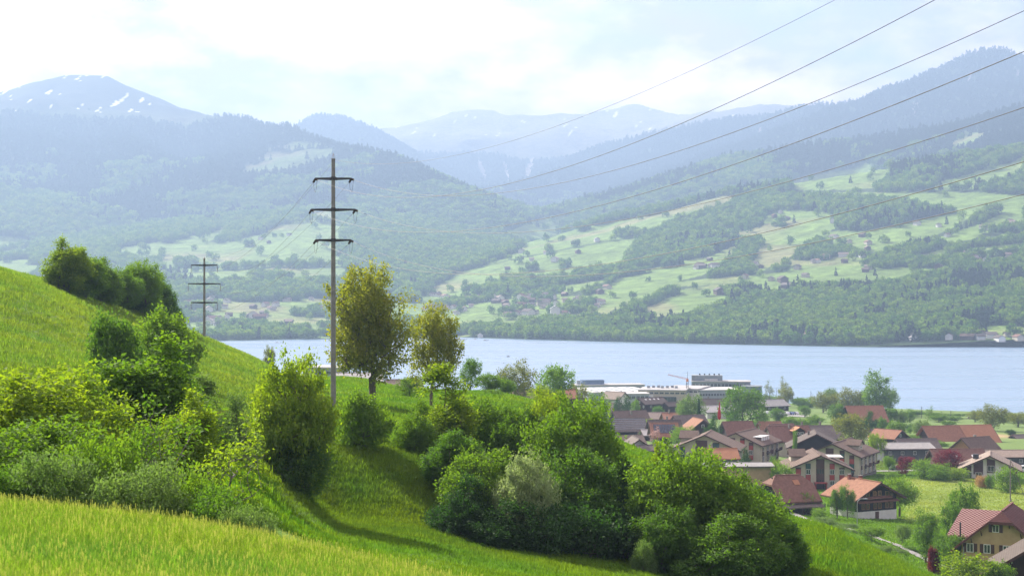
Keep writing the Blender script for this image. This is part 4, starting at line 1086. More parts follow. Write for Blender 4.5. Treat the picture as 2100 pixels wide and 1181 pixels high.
def house(label, px, yr, D, yaw, w, l, pitch, wm, rm, win=None, oh=0.9, og=0.8, name='house', cat='house', th=0.28, chim=(), cols=0, rows=0, lcols=0, shut=None, base=None, basem=None, upper=None, group=None, frame=None, ww=1.0, wh=1.15, rcols=0, fl=2.7, hip=0.0, top_w=True):
    """gabled house; yr = picture height of the ridge; front gable looks to -Y before turning by yaw (degrees)"""
    x = px2x(px, D); zg = min(gz(x, D), gz(x + 3, D - 3)); zr = py2z(yr, D)
    rise = math.tan(math.radians(pitch)) * w / 2
    h = zr - rise - zg - th
    if h < 1.8: print('LOW HOUSE', label, round(h, 1))
    if h > 9.5: print('HIGH HOUSE', label, round(h, 1))
    e = empty(name, (x, D, zg), math.radians(yaw), label, cat, group)
    MB().prism([(-w/2, -2.5), (w/2, -2.5), (w/2, h), (0, h + rise), (-w/2, h)], -l/2, l/2).build('wall', wm, e)
    if base:
        MB().box((0, 0, (base - 2.5) / 2), (w + 0.08, l + 0.08, base + 2.5)).build('base_wall', basem or W_STONE, e)
    # roof: two slabs meeting at the ridge
    sl = math.tan(math.radians(pitch)); we = w/2 + oh; c = math.cos(math.radians(pitch)); tv = th / c
    top = h + rise
    y0, y1 = -l/2 - og, l/2 + og
    if hip <= 0:
        mb = MB().prism([(0, top + 0.02), (we, top + 0.02 - we * sl), (we, top + 0.02 - we * sl + tv), (0, top + 0.02 + tv), (-we, top + 0.02 - we * sl + tv), (-we, top + 0.02 - we * sl)], y0, y1)
    else:
        # half hips cut the gable tops
        hx = we * hip; hy = hx * 0.9; zt = top + tv; ze = zt - we * sl; zm = zt - hx * sl
        vs = []; 
        for dz in (0, -tv):
            vs += [(-we, y0, ze + dz), (we, y0, ze + dz), (-hx, y0, zm + dz), (hx, y0, zm + dz), (0, y0 + hy, zt + dz),
                   (-we, y1, ze + dz), (we, y1, ze + dz), (-hx, y1, zm + dz), (hx, y1, zm + dz), (0, y1 - hy, zt + dz)]
        f0 = [(0, 2, 4, 9, 7, 5), (1, 6, 8, 9, 4, 3), (2, 3, 4), (8, 7, 9)]
        fs = f0 + [tuple(i + 10 for i in f)[::-1] for f in f0]
        rim = [0, 5, 7, 8, 6, 1, 3, 2]
        for i in range(8):
            a, b = rim[i], rim[(i + 1) % 8]; fs.append((a, b, b + 10, a + 10))
        mb = MB().add(vs, fs)
    roof = mb.build('roof', rm, e)
    mbr = MB().box((0, 0, top + tv + 0.05), (0.34, (l + 2 * og) if hip <= 0 else (l + 2 * og - 2 * hy), 0.12)); mbr.build('ridge_cap', rm, roof)
    # barge boards and gutters
    mb = MB()
    if hip <= 0:
        for y in (y0 - 0.04, y1 + 0.04):
            for s in (-1, 1): mb.bar((s * we, y, top - we * sl + tv * 0.45), (0, y, top + tv * 0.45), 0.07, 0.34)
    for s in (-1, 1): mb.box((s * (we + 0.06), 0, top - we * sl + tv * 0.2), (0.12, l + 2 * og, 0.14))
    mb.build('fascia', P_BROWN, e)
    for cx, cyy, ch in chim:
        zc = top - abs(cx) * sl
        cb = MB().box((cx, cyy, zc + ch / 2 - 0.3), (0.6, 0.6, ch + 0.6)).build('chimney', BRICKC if ch < 1.25 else W_STONE, roof)
        MB().box((cx, cyy, zc + ch + 0.12), (0.8, 0.8, 0.1)).build('chimney_cap', W_STONE, e)
    # windows by rows
    def rowz(r): return h - 1.3 - r * fl
    for r in range(rows):
        z = rowz(r)
        if z < 0.7: break
        for k_ in range(cols): window(e, -w/2 + w * (k_ + 0.5) / cols, -l/2 - 0.06, z, ww, wh, 'f', shut, frame=frame)
        for k_ in range(lcols): window(e, -w/2 - 0.06, -l/2 + l * (k_ + 0.5) / lcols, z, ww, wh, 'l', shut, frame=frame)
        for k_ in range(rcols): window(e, w/2 + 0.06, -l/2 + l * (k_ + 0.5) / rcols, z, ww, wh, 'r', shut, frame=frame)
    if cols and rise > 2.0 and top_w: window(e, 0, -l/2 - 0.06, h + rise * 0.32, ww, wh, 'f', shut, frame=frame)
    return e, h, rise, top
def roof_point(h, rise, w, side, u, up):
    """point on the roof plane: side -1/+1, u along ridge, up 0 (eave) .. 1 (ridge)"""
    return Vector((side * w / 2 * (1 - up), u, h + rise * up))
def skylights(e, h, rise, w, th, side, spots, sz=(0.8, 1.1), mat=None, name='skylight'):
    a = math.atan2(rise, w / 2)
    for u, up in spots:
        p = roof_point(h, rise, w, side, u, up); nrm = Vector((side * math.sin(a), 0, math.cos(a)))
        M = Matrix.Rotation(side * a, 3, 'Y')
        c = p + nrm * (th + 0.08)
        MB().box(c, (sz[1], sz[0], 0.08), M=M).build(name, mat or FRAME, e)
def dormer(e, h, rise, w, th, side, u, up, dw, dh, dl, wm, rm, wins=1, rot=None):
    p = roof_point(h, rise, w, side, u, up)
    z0 = p.z - 0.6; y = u
    s = side
    # dormer with its own little gable pointing out of the roof side
    x0 = p.x + s * dl * 0.5; x1 = p.x - s * dl * 0.5
    mb = MB(); poly = [(-dw/2, z0), (dw/2, z0), (dw/2, z0 + dh), (0, z0 + dh + dw * 0.28), (-dw/2, z0 + dh)]
    vs = [(x0, y + a, b) for a, b in poly] + [(x1, y + a, b) for a, b in poly]; n = 5
    fs = [tuple(range(n)), tuple(range(2*n - 1, n - 1, -1))] + [((i + 1) % n, i, i + n, (i + 1) % n + n) for i in range(n)]
    d = mb.add(vs, fs).build('dormer', wm, e)
    mb = MB(); xo = x0 + s * 0.5
    k_ = 0.56; we = dw/2 + 0.5; zt = z0 + dh + dw * 0.28 + 0.03
    poly = [(0, zt), (we, zt - we * k_), (we, zt - we * k_ + 0.2), (0, zt + 0.2), (-we, zt - we * k_ + 0.2), (-we, zt - we * k_)]
    vs = [(xo, y + a, b) for a, b in poly] + [(x1, y + a, b) for a, b in poly]; n = 6
    fs = [tuple(range(n)), tuple(range(2*n - 1, n - 1, -1))] + [((i + 1) % n, i, i + n, (i + 1) % n + n) for i in range(n)]
    mb.add(vs, fs).build('dormer_roof', rm, d)
    for i in range(wins):
        o = window(d, x0 + s * 0.06, y + (i - (wins - 1) / 2) * dw * 0.42, z0 + dh * 0.55, dw * 0.36, dh * 0.42, 'r' if s > 0 else 'l')

# the four cream apartment blocks with vertical timber strips
def apartment(label, px, yr, D, yaw, w, l, strips, dorm=None):
    e, h, rise, top = house(label, px, yr, D, yaw, w, l, 23, W_CREAM, R_BROWN, oh=0.9, og=0.9, th=0.28, name='apartment_house', cat='apartment house', group='cream apartment houses with timber strips')
    yf = -l/2 - 0.05
    def zt_at(x): return h + rise * (1 - abs(x) / (w/2)) - 0.25
    for x, sw, segs in strips:
        zt = min(zt_at(x - sw/2), zt_at(x + sw/2)); zb = 1.6 if segs != 'centre' else 0.3
        MB().box((x, yf, (zt + zb) / 2), (sw, 0.10, zt - zb)).build('timber_strip', P_BROWN, e)
        if segs == 'centre':
            z = 1.6
            while z + 2 < zt - 0.6:
                for q in (-1, 0, 1): window(e, x + q * sw * 0.3, yf - 0.08, z + 1.0, sw * 0.27, 1.3, 'f', bars=0, frame=SH_BROWN)
                z += 2.8
            continue
        z = zb + 0.1
        for sgm in segs:
            if z + 1.1 > zt: break
            hh = min(1.35, zt - z)
            if sgm == 'r': MB().box((x, yf - 0.07, z + hh/2), (sw * 0.92, 0.06, hh)).build('red_panel', P_RED, e)
            elif sgm == 't': MB().box((x, yf - 0.07, z + hh/2), (sw * 0.92, 0.06, hh)).build('teal_panel', P_TEAL, e)
            elif sgm == 'w': window(e, x, yf - 0.07, z + hh/2, sw * 0.9, hh, 'f', bars=1)
            z += 1.42
    # side facing right: strips with windows and balconies
    for k_ in range(int(l // 4.2)):
        y = -l/2 + 2.4 + k_ * 4.2
        MB().box((w/2 + 0.05, y, h/2 + 0.4), (0.10, 1.5, h - 0.9)).build('timber_strip', P_BROWN, e)
        for r in range(int(h // 2.8)):
            window(e, w/2 + 0.14, y, 1.9 + r * 2.8, 1.3, 1.4, 'r')
        if k_ % 2 == 1:
            for r in range(1, int(h // 2.8)):
                b = MB().box((w/2 + 0.75, y, 0.6 + r * 2.8), (1.3, 3.0, 0.16)).box((w/2 + 1.36, y, 1.1 + r * 2.8), (0.08, 3.0, 0.85)).build('balcony', P_BROWN, e)
    return e, h, rise
a3 = apartment('cream apartment house with red panels, frontmost of the four, low red porch', 1674, 926, 415, -4, 15.6, 17, [(-5.6, 1.3, 'wtrr'), (-3.1, 1.3, 'rrwtw'), (0, 2.1, 'centre'), (3.0, 1.3, 'wrwrw'), (5.5, 1.3, 'rrwr')])
mb = MB()
for s in (-1, 1): mb.box((s * 1.35, -8.5 - 0.9, 1.1), (0.22, 1.8, 2.6))
mb.box((0, -8.5 - 0.95, 2.5), (3.2, 2.1, 0.25)); mb.build('porch', P_RED, a3[0])
dormer(a3[0], a3[1], a3[2], 15.6, 0.3, -1, 3.5, 0.42, 5.2, 1.6, 4.0, W_CREAM, R_BROWN, 0)
MB().box((4.6, 2, a3[1] + 2.3), (4.6, 6.5, 0.14)).build('roof_terrace_awning', R_PALE, a3[0])
a2 = apartment('cream apartment house with red strips, middle left, white glazed dormer on its roof', 1530, 882, 480, -28, 15.0, 17, [(-4.9, 1.4, 'rrrr'), (-1.5, 2.2, 'centre'), (1.9, 1.4, 'rrtr'), (4.6, 1.4, 'rwrr')])
mb = MB()
for k_ in range(4): mb.box((5.0, -3.4 + k_ * 1.9, a2[1] + 1.95), (2.9, 1.5, 0.12)); mb.box((6.3, -3.4 + k_ * 1.9, a2[1] + 1.2), (0.1, 1.4, 1.3))
mb.build('glazed_dormer', FRAME, a2[0])
a4 = apartment('cream apartment house with teal blinds, right of the others, on a dark base', 1727, 903, 455, -28, 15.0, 18, [(-4.9, 1.4, 'tttt'), (-1.0, 2.3, 'centre'), (2.6, 1.4, 'twrt'), (5.4, 1.4, 'ttrw')])
MB().box((0, 0, -0.4), (15.1, 18.1, 3.2)).build('base_wall', W_STONE, a4[0])
dormer(a4[0], a4[1], a4[2], 15, 0.3, 1, -1, 0.5, 4.2, 1.7, 4.0, W_CREAM, R_BROWN, 1)
a1 = apartment('low cream apartment house with teal strips half hidden behind the big round bush', 1452, 886, 462, -14, 19.0, 15, [(-6.4, 1.4, 'tt'), (-1.0, 3.4, 'centre'), (3.2, 1.9, 'ttt'), (6.6, 1.8, 'rr')])
dormer(a1[0], a1[1], a1[2], 19, 0.3, -1, 4, 0.40, 6.0, 1.5, 5.0, W_CREAM, R_BROWN, 0)

# the black farmhouse by the lawn
e, h, rise, top = house('dark timber farmhouse with orange roof and white base on the lawn', 1770, 983, 333, 27, 10.4, 8.8, 27, W_BLACK, R_ORANGE, oh=1.5, og=1.4, name='farmhouse', cat='farmhouse', base=1.9, basem=W_WHITE, chim=((0.6, 1.6, 1.15), (-0.5, 3.9, 1.2)), frame=W_STONE)
for z in (2.9, 5.3):
    for x in (-3.6, -2.4, -0.5, 0.7, 2.6, 3.8): window(e, x, -4.47, z, 0.85, 1.15, 'f', frame=W_LTIMB)
    for y in (-3, 0, 3): window(e, -5.26, y, z, 0.85, 1.1, 'l', frame=W_LTIMB)
for x in (-0.7, 0.7): window(e, x, -4.47, h + 0.6, 0.8, 1.0, 'f', frame=W_LTIMB)
for z, ww_ in ((h + 0.0, 7.0), (4.2, 10.8)):
    MB().add([(-ww_/2, -4.4, z), (ww_/2, -4.4, z), (ww_/2, -5.3, z - 0.35), (-ww_/2, -5.3, z - 0.35), (-ww_/2, -4.4, z - 0.15), (ww_/2, -4.4, z - 0.15), (ww_/2, -5.3, z - 0.47), (-ww_/2, -5.3, z - 0.47)],
             [(0, 3, 2, 1), (4, 5, 6, 7), (0, 1, 5, 4), (3, 7, 6, 2), (0, 4, 7, 3), (1, 2, 6, 5)]).build('weather_board', R_RED, e)
MB().box((0, -4.5, 0.95), (0.9, 0.1, 1.6)).build('door', W_BROWN, e)

# yellow house with the chequered tile roof, lower right
def tile_check(name, ca, cb, sx, sy):
    m, t, o = newmat(name)
    p = t.nodes.new('ShaderNodeBsdfPrincipled'); p.inputs['Roughness'].default_value = 0.75
    tc = t.nodes.new('ShaderNodeTexCoord'); mpn = t.nodes.new('ShaderNodeMapping'); mpn.inputs['Scale'].default_value = (sx, sy, sx)
    t.links.new(tc.outputs['Object'], mpn.inputs[0])
    ck = t.nodes.new('ShaderNodeTexChecker'); ck.inputs['Scale'].default_value = 1.0; ck.inputs['Color1'].default_value = c4(ca); ck.inputs['Color2'].default_value = c4(cb)
    t.links.new(mpn.outputs[0], ck.inputs['Vector']); t.links.new(ck.outputs['Color'], p.inputs['Base Color']); t.links.new(p.outputs[0], o.inputs[0]); return m
R_CHECK = tile_check('roof_check_tiles', (0.50, 0.33, 0.28), (0.20, 0.06, 0.055), 3.3, 3.3)
R_CHECK2 = roofm('roof_dark_red_tiles', (0.16, 0.07, 0.06), (0.10, 0.045, 0.04))
D_Y = 232.0
yaw_y = -26
e, h, rise, top = house('yellow rendered house with brown shutters and red tile roof, lower right', 2066, 1040, D_Y, yaw_y, 11.2, 11, 40, W_YELLOW, R_CHECK2, oh=1.3, og=1.0, name='yellow_house', cat='house', th=0.3, hip=0.24)
sh = SH_BROWN
for x, z in ((-4.4, h - 0.4), (-2.0, h - 0.4), (0.7, h - 0.4), (3.4, h - 0.4), (-4.0, h - 3.1), (-1.0, h - 3.1), (2.0, h - 3.1), (-4.0, h - 5.8)):
    window(e, x, -5.56, z, 0.98, 1.3, 'f', sh)
window(e, -0.8, -5.56, h + 2.6, 0.95, 1.1, 'f', sh)
# cross wing with the chequered roof running left
x0, w2 = -6.6, 5.2
mbw = MB().prism([(-3.2, -2.5), (3.2, -2.5), (3.2, h + 0.2), (-3.2, h + 0.2)], -2.5, 2.5)
wg = MB().box((-4.2, 2.6, (h + 0.5 - 2.5) / 2), (7.4, 5.0, h + 3.0)).build('side_wing', W_BROWN, e)
zt = h + 4.1; zb = h + 0.5
vs = [(-8.6, -0.9, zb), (-8.6, 6.4, zb), (-1.0, -0.9, zb), (-1.0, 6.4, zb), (-7.0, 2.7, zt), (-0.6, 2.7, zt)]
vs += [(a, b, c - 0.25) for a, b, c in vs]
f0 = [(0, 2, 5, 4), (1, 4, 5, 3), (0, 4, 1)]
fs = f0 + [tuple(i + 6 for i in f)[::-1] for f in f0] + [(0, 1, 7, 6), (2, 0, 6, 8), (1, 3, 9, 7), (3, 5, 11, 9), (5, 2, 8, 11)]
MB().add(vs, fs).build('wing_roof', R_CHECK, e)
hipm = MB().add([(-1.75, -6.75, top - 1.35), (1.75, -6.75, top - 1.35), (0, -4.6, top + 0.55)], [(0, 1, 2)])
MB().lathe([(0.07, -0.5), (0.07, h - 0.3)], 8, (-5.3, -5.65, 0)).build('downpipe', zinc, e)
MB().box((3.9, -0.5, top - 1.0), (0.9, 0.9, 3.2)).build('chimney', SH_BROWN, e)
MB().lathe([(0.12, h + 1.0), (0.12, h + 3.1)], 8, (-5.9, -4.9, 0)).build('stove_pipe', steel_dark, e)
mb = MB()
for sx_ in (-1, 1):
    for q in (0.28, 0.52, 0.8):
        xx = sx_ * 5.75 * (1 - q) ; zz = h + rise * q - 0.5
        mb.bar((xx, -5.5, zz - 0.5), (xx, -6.4, zz + 0.25), 0.12)
mb.build('roof_bracket', SH_BROWN, e)
# open-fronted dark barn in the lower right corner
e, h, rise, top = house('dark timber barn with open gable in the lower right corner', 2148, 1090, 205, -19, 12.5, 9, 33, W_DARK, R_DARK, oh=1.3, og=1.5, name='barn', cat='barn')
mb = MB()
for k_ in range(28): mb.box((-5.9 + k_ * 0.42, -4.56, 0.6), (0.28, 0.06, 6.2))
mb.build('plank_boarding', W_STONE, e)

# ---- village houses, far to near: label, px, ridge y, D, yaw, w, l, pitch, wall, roof
V = [
 ('white walled house with brown roof in front of the factory hall', 1262, 803, 820, 50, 9, 11, 34, W_WHITE, R_TAN, dict(cols=2, rows=2)),
 ('dark chalet with white windows below the factory, four roof lights', 1334, 815, 760, -58, 9.5, 13, 26, W_DARK, R_DARK, dict(cols=3, rows=1, lcols=0, rcols=2, chim=())),
 ('small dark shed annex right of the chalet below the factory', 1376, 824, 755, -60, 5, 6, 28, W_DARK, R_DARK, {}),
 ('long brown roofed house behind the flagpole', 1472, 817, 800, -84, 9, 17, 30, W_WHITE, R_DARK, dict(chim=((0, -5, 1.3), (0, 6, 1.3)))),
 ('white house with pale roof behind the flagpole tree', 1468, 831, 720, -66, 10, 15, 24, W_WHITE, R_PALE, dict(cols=2, rows=1)),
 ('dark barn with light grey roof beside the car park', 1580, 819, 840, -64, 12, 15, 24, W_DARK, R_GREY, dict(cols=2, rows=1, rcols=3)),
 ('brown roofed house with dormer at the lake shore, far right', 1978, 858, 815, -78, 10, 12, 38, W_BROWN, R_DARK, dict(chim=((0.5, 2, 1.6),))),
 ('house with plain light brown roof left of the twin dark trees', 1247, 826, 720, -84, 8, 11, 32, W_WHITE, R_TAN, {}),
 ('low light brown roofed house under the chalet', 1325, 845, 690, -86, 9, 18, 26, W_CREAM, R_TAN, {}),
 ('house with brown roof and white chimney, centre left of the village', 1291, 842, 640, -74, 10, 13, 34, W_DARK, R_BROWN, dict(cols=2, rows=1, chim=((2, 0, 1.6),))),
 ('small grey roofed house behind the leafy edge, village left', 1262, 845, 650, -80, 7, 6, 30, W_WHITE, R_GREYB, {}),
 ('low house with orange roof and two dark chimneys', 1392, 846, 640, -85, 9, 12.5, 28, W_CREAM, R_ORANGE, dict(chim=((0.3, -4, 1.6), (0.3, 3.5, 1.6)))),
 ('long brown barn roof right of the orange-roofed barn by the lake trees', 1747, 833, 712, -86, 12, 12, 36, W_DARK, R_TAN, dict(name='barn', cat='barn')),
 ('barn with faded orange roof among the lake trees', 1772, 832, 700, -82, 14, 16, 40, W_BROWN, R_ORANGE, dict(name='barn', cat='barn')),
 ('house with grey brown roof and white ground floor with orange door', 1412, 851, 570, -68, 10, 11, 36, W_WHITE, R_GREYB, dict(rcols=2, rows=2, lcols=0)),
 ('dark timber gable house with orange roof edge left of the egg-shaped tree', 1432, 858, 548, 14, 8, 9, 36, W_DARK, R_ORANGE, dict(cols=2, rows=2)),
 ('brown roofed farm building directly behind the solar roof house', 1362, 861, 545, -84, 9, 10, 34, W_DARK, R_DARK, dict(chim=((0, 1, 1.4),))),
 ('house with red-brown tile roof and dark gable behind the flagpole', 1512, 864, 540, -76, 10, 9.5, 42, W_DARK, R_RED, {}),
 ('small orange roofed house right of the big green tree', 1578, 864, 600, -84, 8, 7.5, 36, W_CREAM, R_ORANGE, {}),
 ('low red-brown roof between the orange roof and the dormer house', 1603, 869, 560, -70, 8, 8, 30, W_WHITE, R_RED, {}),
 ('house with wide grey brown roof behind the black chalet', 1676, 872, 562, -86, 12, 14.5, 32, W_DARK, R_GREYB, dict(chim=((0, -5.5, 1.5), (0, 1, 1.5)))),
 ('house with orange and brown roof, green shutters, dark gable to the right', 1822, 880, 590, 46, 9.5, 10, 28, W_DARK, R_ORANGE, dict(cols=2, rows=1, shut=SH_GREEN)),
 ('small grey roofed house left of the green-shuttered house', 1796, 880, 600, -84, 7, 6, 32, W_WHITE, R_GREYB, {}),
 ('huge barn with orange tile roof, dark gable at left', 1962, 872, 612, -76, 15, 27, 38, W_DARK, R_ORANGE, dict(name='barn', cat='barn', oh=1.6, og=1.4, chim=())),
 ('grey brown roofed house in front of the huge orange barn', 1878, 899, 560, -80, 12, 14, 32, W_DARK, R_GREYB, {}),
 ('house with light timber gable and brown roof, right of village', 2000, 896, 540, -60, 12.5, 12, 36, W_LTIMB, R_BROWN, dict(cols=3, rows=1, ww=0.9, top_w=False)),
 ('dark hut with brown roof at the right edge', 2098, 890, 640, -70, 8, 9, 28, W_GREYD, R_GREYB, dict(name='hut', cat='hut')),
 ('black chalet with red shutters and brown roof', 1672, 885, 480, -8, 15, 13, 26, W_BLACK, R_DARK, dict(cols=4, rows=2, shut=SH_RED, ww=0.9, oh=1.4, og=1.3, chim=((-2, 0, 1.4),), top_w=False)),
 ('red-brown roofed house with two roof lights behind the red tree', 1962, 920, 478, -86, 10, 15, 34, W_BROWN, R_RED, {}),
 ('long house with pale brown roof and dark blue upper wall, right edge', 2060, 922, 500, -88, 9, 18, 18, W_GREYD, R_TAN, dict(rcols=5, rows=2)),
 ('light grey modern house with flat-pitched roof, dark grey walls', 1852, 907, 505, -84, 10, 16, 14, W_GREYD, R_GREY, dict(rcols=4, rows=2)),
 ('dark timber house with metal strip roof, left end of village', 1288, 857, 560, -84, 10, 10.5, 36, W_DARK, R_GREYB, dict(rcols=0)),
 ('small dark hut between the solar roof and metal roof houses', 1333, 880, 530, -80, 6, 5, 24, W_DARK, R_PALE, dict(name='hut', cat='hut')),
 ('light brown roof at the leafy edge above the meadow', 1283, 893, 452, -72, 8, 9, 34, W_WHITE, R_TAN, {}),
 ('pale green gabled house at the top of the small meadow', 1304, 897, 430, 6, 8.0, 9, 34, W_WHITE, R_GREYB, dict(cols=3, rows=1, ww=0.7, shut=None, top_w=False)),
 ('low grey shed roof right of the pale gabled house', 1325, 912, 425, -60, 4, 6, 24, W_WHITE, R_GREYB, dict(name='shed', cat='shed')),
 ('small shed with smooth orange roof between bushes and apartments', 1476, 919, 438, -85, 7, 8.2, 30, W_GREYL, R_ORANGE2, dict(name='shed', cat='shed')),
 ('flat grey roofed garage with ochre wall', 1530, 948, 402, -86, 6, 11.5, 8, W_YELLOW, R_GREY, dict(name='garage', cat='garage')),
 ('white roofed house behind the walnut tree at left', 735, 764, 430, -86, 9, 12, 20, W_WHITE, R_PALE, {}),
 ('small house with reddish roof behind the walnut trunk', 828, 778, 420, -80, 8, 8, 30, W_CREAM, R_TAN, {}),
 ('brown roofed house glimpsed above the bushes, centre', 1085, 798, 430, -84, 9, 13, 26, W_WHITE, R_TAN, {}),
 ('reddish roofed house right of the round tree, centre', 1150, 798, 470, -84, 8, 7, 26, W_DARK, R_ORANGE, {}),
]
made = {}
for row in V:
    label, px, yr, D, yaw, w, l, pitch, wm, rm, kw = row
    made[label] = (house(label, px, yr, D, yaw, w, l, pitch, wm, rm, **kw), w, l, D)
def got(s):
    k = [k for k in made if s in k][0]; return made[k]
(e, h, rise, top), w, l, D = got('four roof lights'); skylights(e, h, rise, w, 0.28, 1, [(-4, .7), (-1.5, .7), (1, .7), (3.5, .7)])
(e, h, rise, top), w, l, D = got('two roof lights'); skylights(e, h, rise, w, 0.28, 1, [(-1, .45), (4, .45)])
(e, h, rise, top), w, l, D = got('at the lake shore'); dormer(e, h, rise, w, 0.28, 1, 0.5, 0.35, 2.6, 1.5, 2.6, W_BROWN, R_TAN, 1)
(e, h, rise, top), w, l, D = got('huge barn')
a = math.atan2(rise, w / 2); L_ = (w/2 + 1.6) / math.cos(a)
M = Matrix.Rotation(a, 3, 'Y')
c = Vector(((w/2 + 1.6) / 2, 7.7, top - (w/2 + 1.6) / 2 * math.tan(a))) + Vector((math.sin(a), 0, math.cos(a))) * 0.40
MB().box(c, (L_ - 0.1, 13.6, 0.07), M=M).build('newer_tile_area', R_ORANGE2, e)
MB().box((w/2 - 1.0, 4.0, h + 1.2), (0.9, 0.9, 3.6)).build('chimney', W_STONE, e)
MB().box((-2.5, -l/2 - 0.05, h + 0.6), (3.6, 0.1, 1.6)).build('hay_door', W_LTIMB, e)
# metal strip roof lines
(e, h, rise, top), w, l, D = got('metal strip roof')
for k_ in range(6):
    p = roof_point(h, rise, w, 1, 0, (k_ + 0.3) / 6)
    MB().box((p.x, 0, p.z + 0.42), (0.22, l + 1.5, 0.07), M=Matrix.Rotation(math.atan2(rise, w/2), 3, 'Y')).build('roof_strip', W_GREYL, e)
# solar roof house with antlers on the dark gable-side wall
e, h, rise, top = house('dark timber house with orange roof carrying blue-black solar panels and white antlers', 1361, 867, 520, -88, 9, 8.0, 38, W_DARK, R_ORANGE, rcols=0, oh=0.9)
a = math.atan2(rise, 4.5)
for i in range(8):
    for j in range(3):
        p = roof_point(h, rise, 9, 1, -3.2 + i * 0.91, 0.28 + j * 0.24)
        M = Matrix.Rotation(a, 3, 'Y')
        MB().box(p + Vector((math.sin(a), 0, math.cos(a))) * 0.42, (1.35, 0.84, 0.06), M=M).build('solar_panel', SOLAR, e)
mb = MB()
for s in (-1, 1):
    mb.tube([(4.56, s * 0.1, h - 3.0), (4.6, s * 0.45, h - 2.6), (4.65, s * 0.5, h - 1.9)], 0.07, 5); mb.tube([(4.6, s * 0.45, h - 2.6), (4.65, s * 0.85, h - 2.1)], 0.06, 5)
mb.box((4.6, 0, h - 3.3), (0.15, 0.35, 0.8)); mb.build('antlers', FRAME, e)
for y in (-2.9, 2.9):
    for z in (h - 1.6, h - 4.2): window(e, 4.56, y, z, 0.9, 1.2, 'r')
# house with dormer
e, h, rise, top = house('red-brown tiled house with a small gabled dormer and chimney', 1615, 873, 520, -78, 11, 13, 36, W_CREAM, R_RED, chim=((1.0, 0.2, 1.5),))
dormer(e, h, rise, 11, 0.28, 1, 2.2, 0.42, 3.6, 2.0, 3.6, W_DARK, R_ORANGE2, 2)
# foreground house with half-hipped roof, left of the trampoline
e, h, rise, top = house('house with half-hipped red-brown roof, dark walls, behind the right bush', 1615, 974, 322, -72, 8.6, 7.2, 38, W_DARK, R_RED, oh=1.7, og=1.1, hip=0.35, rcols=2, rows=2)
skylights(e, h, rise, 8.6, 0.28, 1, [(1.0, .62)], (1.3, 1.4), R_ORANGE2)
MB().add([(4.2, -4.4, h - 0.6), (4.2, 4.4, h - 0.6), (6.8, 4.7, h - 2.0), (6.8, -4.7, h - 2.0), (4.2, -4.4, h - 0.85), (4.2, 4.4, h - 0.85), (6.8, 4.7, h - 2.25), (6.8, -4.7, h - 2.25)],
         [(0, 3, 2, 1), (4, 5, 6, 7), (0, 1, 5, 4), (3, 7, 6, 2), (0, 4, 7, 3), (1, 2, 6, 5)]).build('porch_roof', R_GREYB, e)
for y in (-4.2, 0, 4.2): MB().box((6.5, y, (h - 2.3) / 2 - 1), (0.2, 0.2, h - 0.3)).build('porch_post', W_DARK, e)
# white house with timber panels, right
e, h, rise, top = house('white house with brown timber panels under a broad gable, right', 2030, 929, 448, -17, 15, 12, 25, W_WHITE, R_TAN, oh=1.2, og=1.5)
yf = -6.06
def ztp(x): return h + rise * (1 - abs(x) / 7.5) - 0.3
for x, sw, zb in ((-5.9, 1.9, h - 0.9), (-3.1, 2.6, h - 1.6), (0.3, 2.2, 2.4), (6.2, 2.2, h - 1.5)):
    vs = [(x - sw/2, yf, zb), (x + sw/2, yf, zb), (x + sw/2, yf, ztp(x + sw/2)), (x - sw/2, yf, ztp(x - sw/2))]
    vs += [(a_, b_ - 0.08, c_) for a_, b_, c_ in vs]
    MB().add(vs, [(0, 1, 2, 3), (7, 6, 5, 4), (0, 4, 5, 1), (1, 5, 6, 2), (2, 6, 7, 3), (3, 7, 4, 0)]).build('timber_panel', P_BROWN, e)
for x, z in ((-5.7, 1.6), (-3.0, 1.6), (0.3, 3.6)): window(e, x, yf - 0.15, z, 1.8, 1.7, 'f')
window(e, 3.4, yf, h + 0.4, 0.8, 1.0, 'f')
MB().box((-3.8, -1, h + 2.9), (1.6, 1.6, 1.3)).build('chimney', steel_dark, e)

# ------------------------------------------------------------------ factory by the lake
def block(label, px, ytop, D, yaw, w, d, wm, rm, bands=(), nwin=12, name='factory_building', hmin=None, parapet=0.5, end=None):
    """flat-roofed building; bands = heights below the roof where window rows sit; built as frame + panes"""
    x = px2x(px, D); zg = gz(x, D); zt = py2z(ytop, D); H = zt - zg
    e = empty(name, (x, D, zg), math.radians(yaw), label, 'factory building')
    MB().box((0, 0, H / 2 - 2), (w, d, H + 4 - 0.4)).build('wall', wm, e)
    MB().box((0, 0, H + 0.0), (w + 0.8, d + 0.8, 0.5)).build('roof', rm, e)
    for b, hh, gl in bands:
        z = H - b
        if z < 0.8: continue
        for f_, ln, off in (('f', w, -d/2 - 0.06), ('r', d, w/2 + 0.06), ('l', d, -w/2 - 0.06)):
            n_ = max(2, int(nwin * ln / w)); ww_ = ln / n_ * 0.78
            for i in range(n_):
                u = -ln/2 + ln * (i + 0.5) / n_
                if f_ == 'f': window(e, u, off, z, ww_, hh, 'f', frame=gl)
                else: window(e, off, u, z, ww_, hh, f_, frame=gl)
    return e, H
R_FLAT = pm('flat_roof', (0.42, 0.41, 0.40), (0.33, 0.325, 0.32), 0.15, 0.9)
R_FLATW = pm('flat_roof_white', (0.56, 0.55, 0.54), (0.46, 0.455, 0.45), 0.1, 0.9)
BLUEP = pm('blue_grey_cladding', (0.15, 0.22, 0.34), (0.12, 0.18, 0.28), 0.5, 0.7)
GREYC = pm('grey_cladding', (0.25, 0.28, 0.31), (0.20, 0.23, 0.26), 0.4, 0.7)
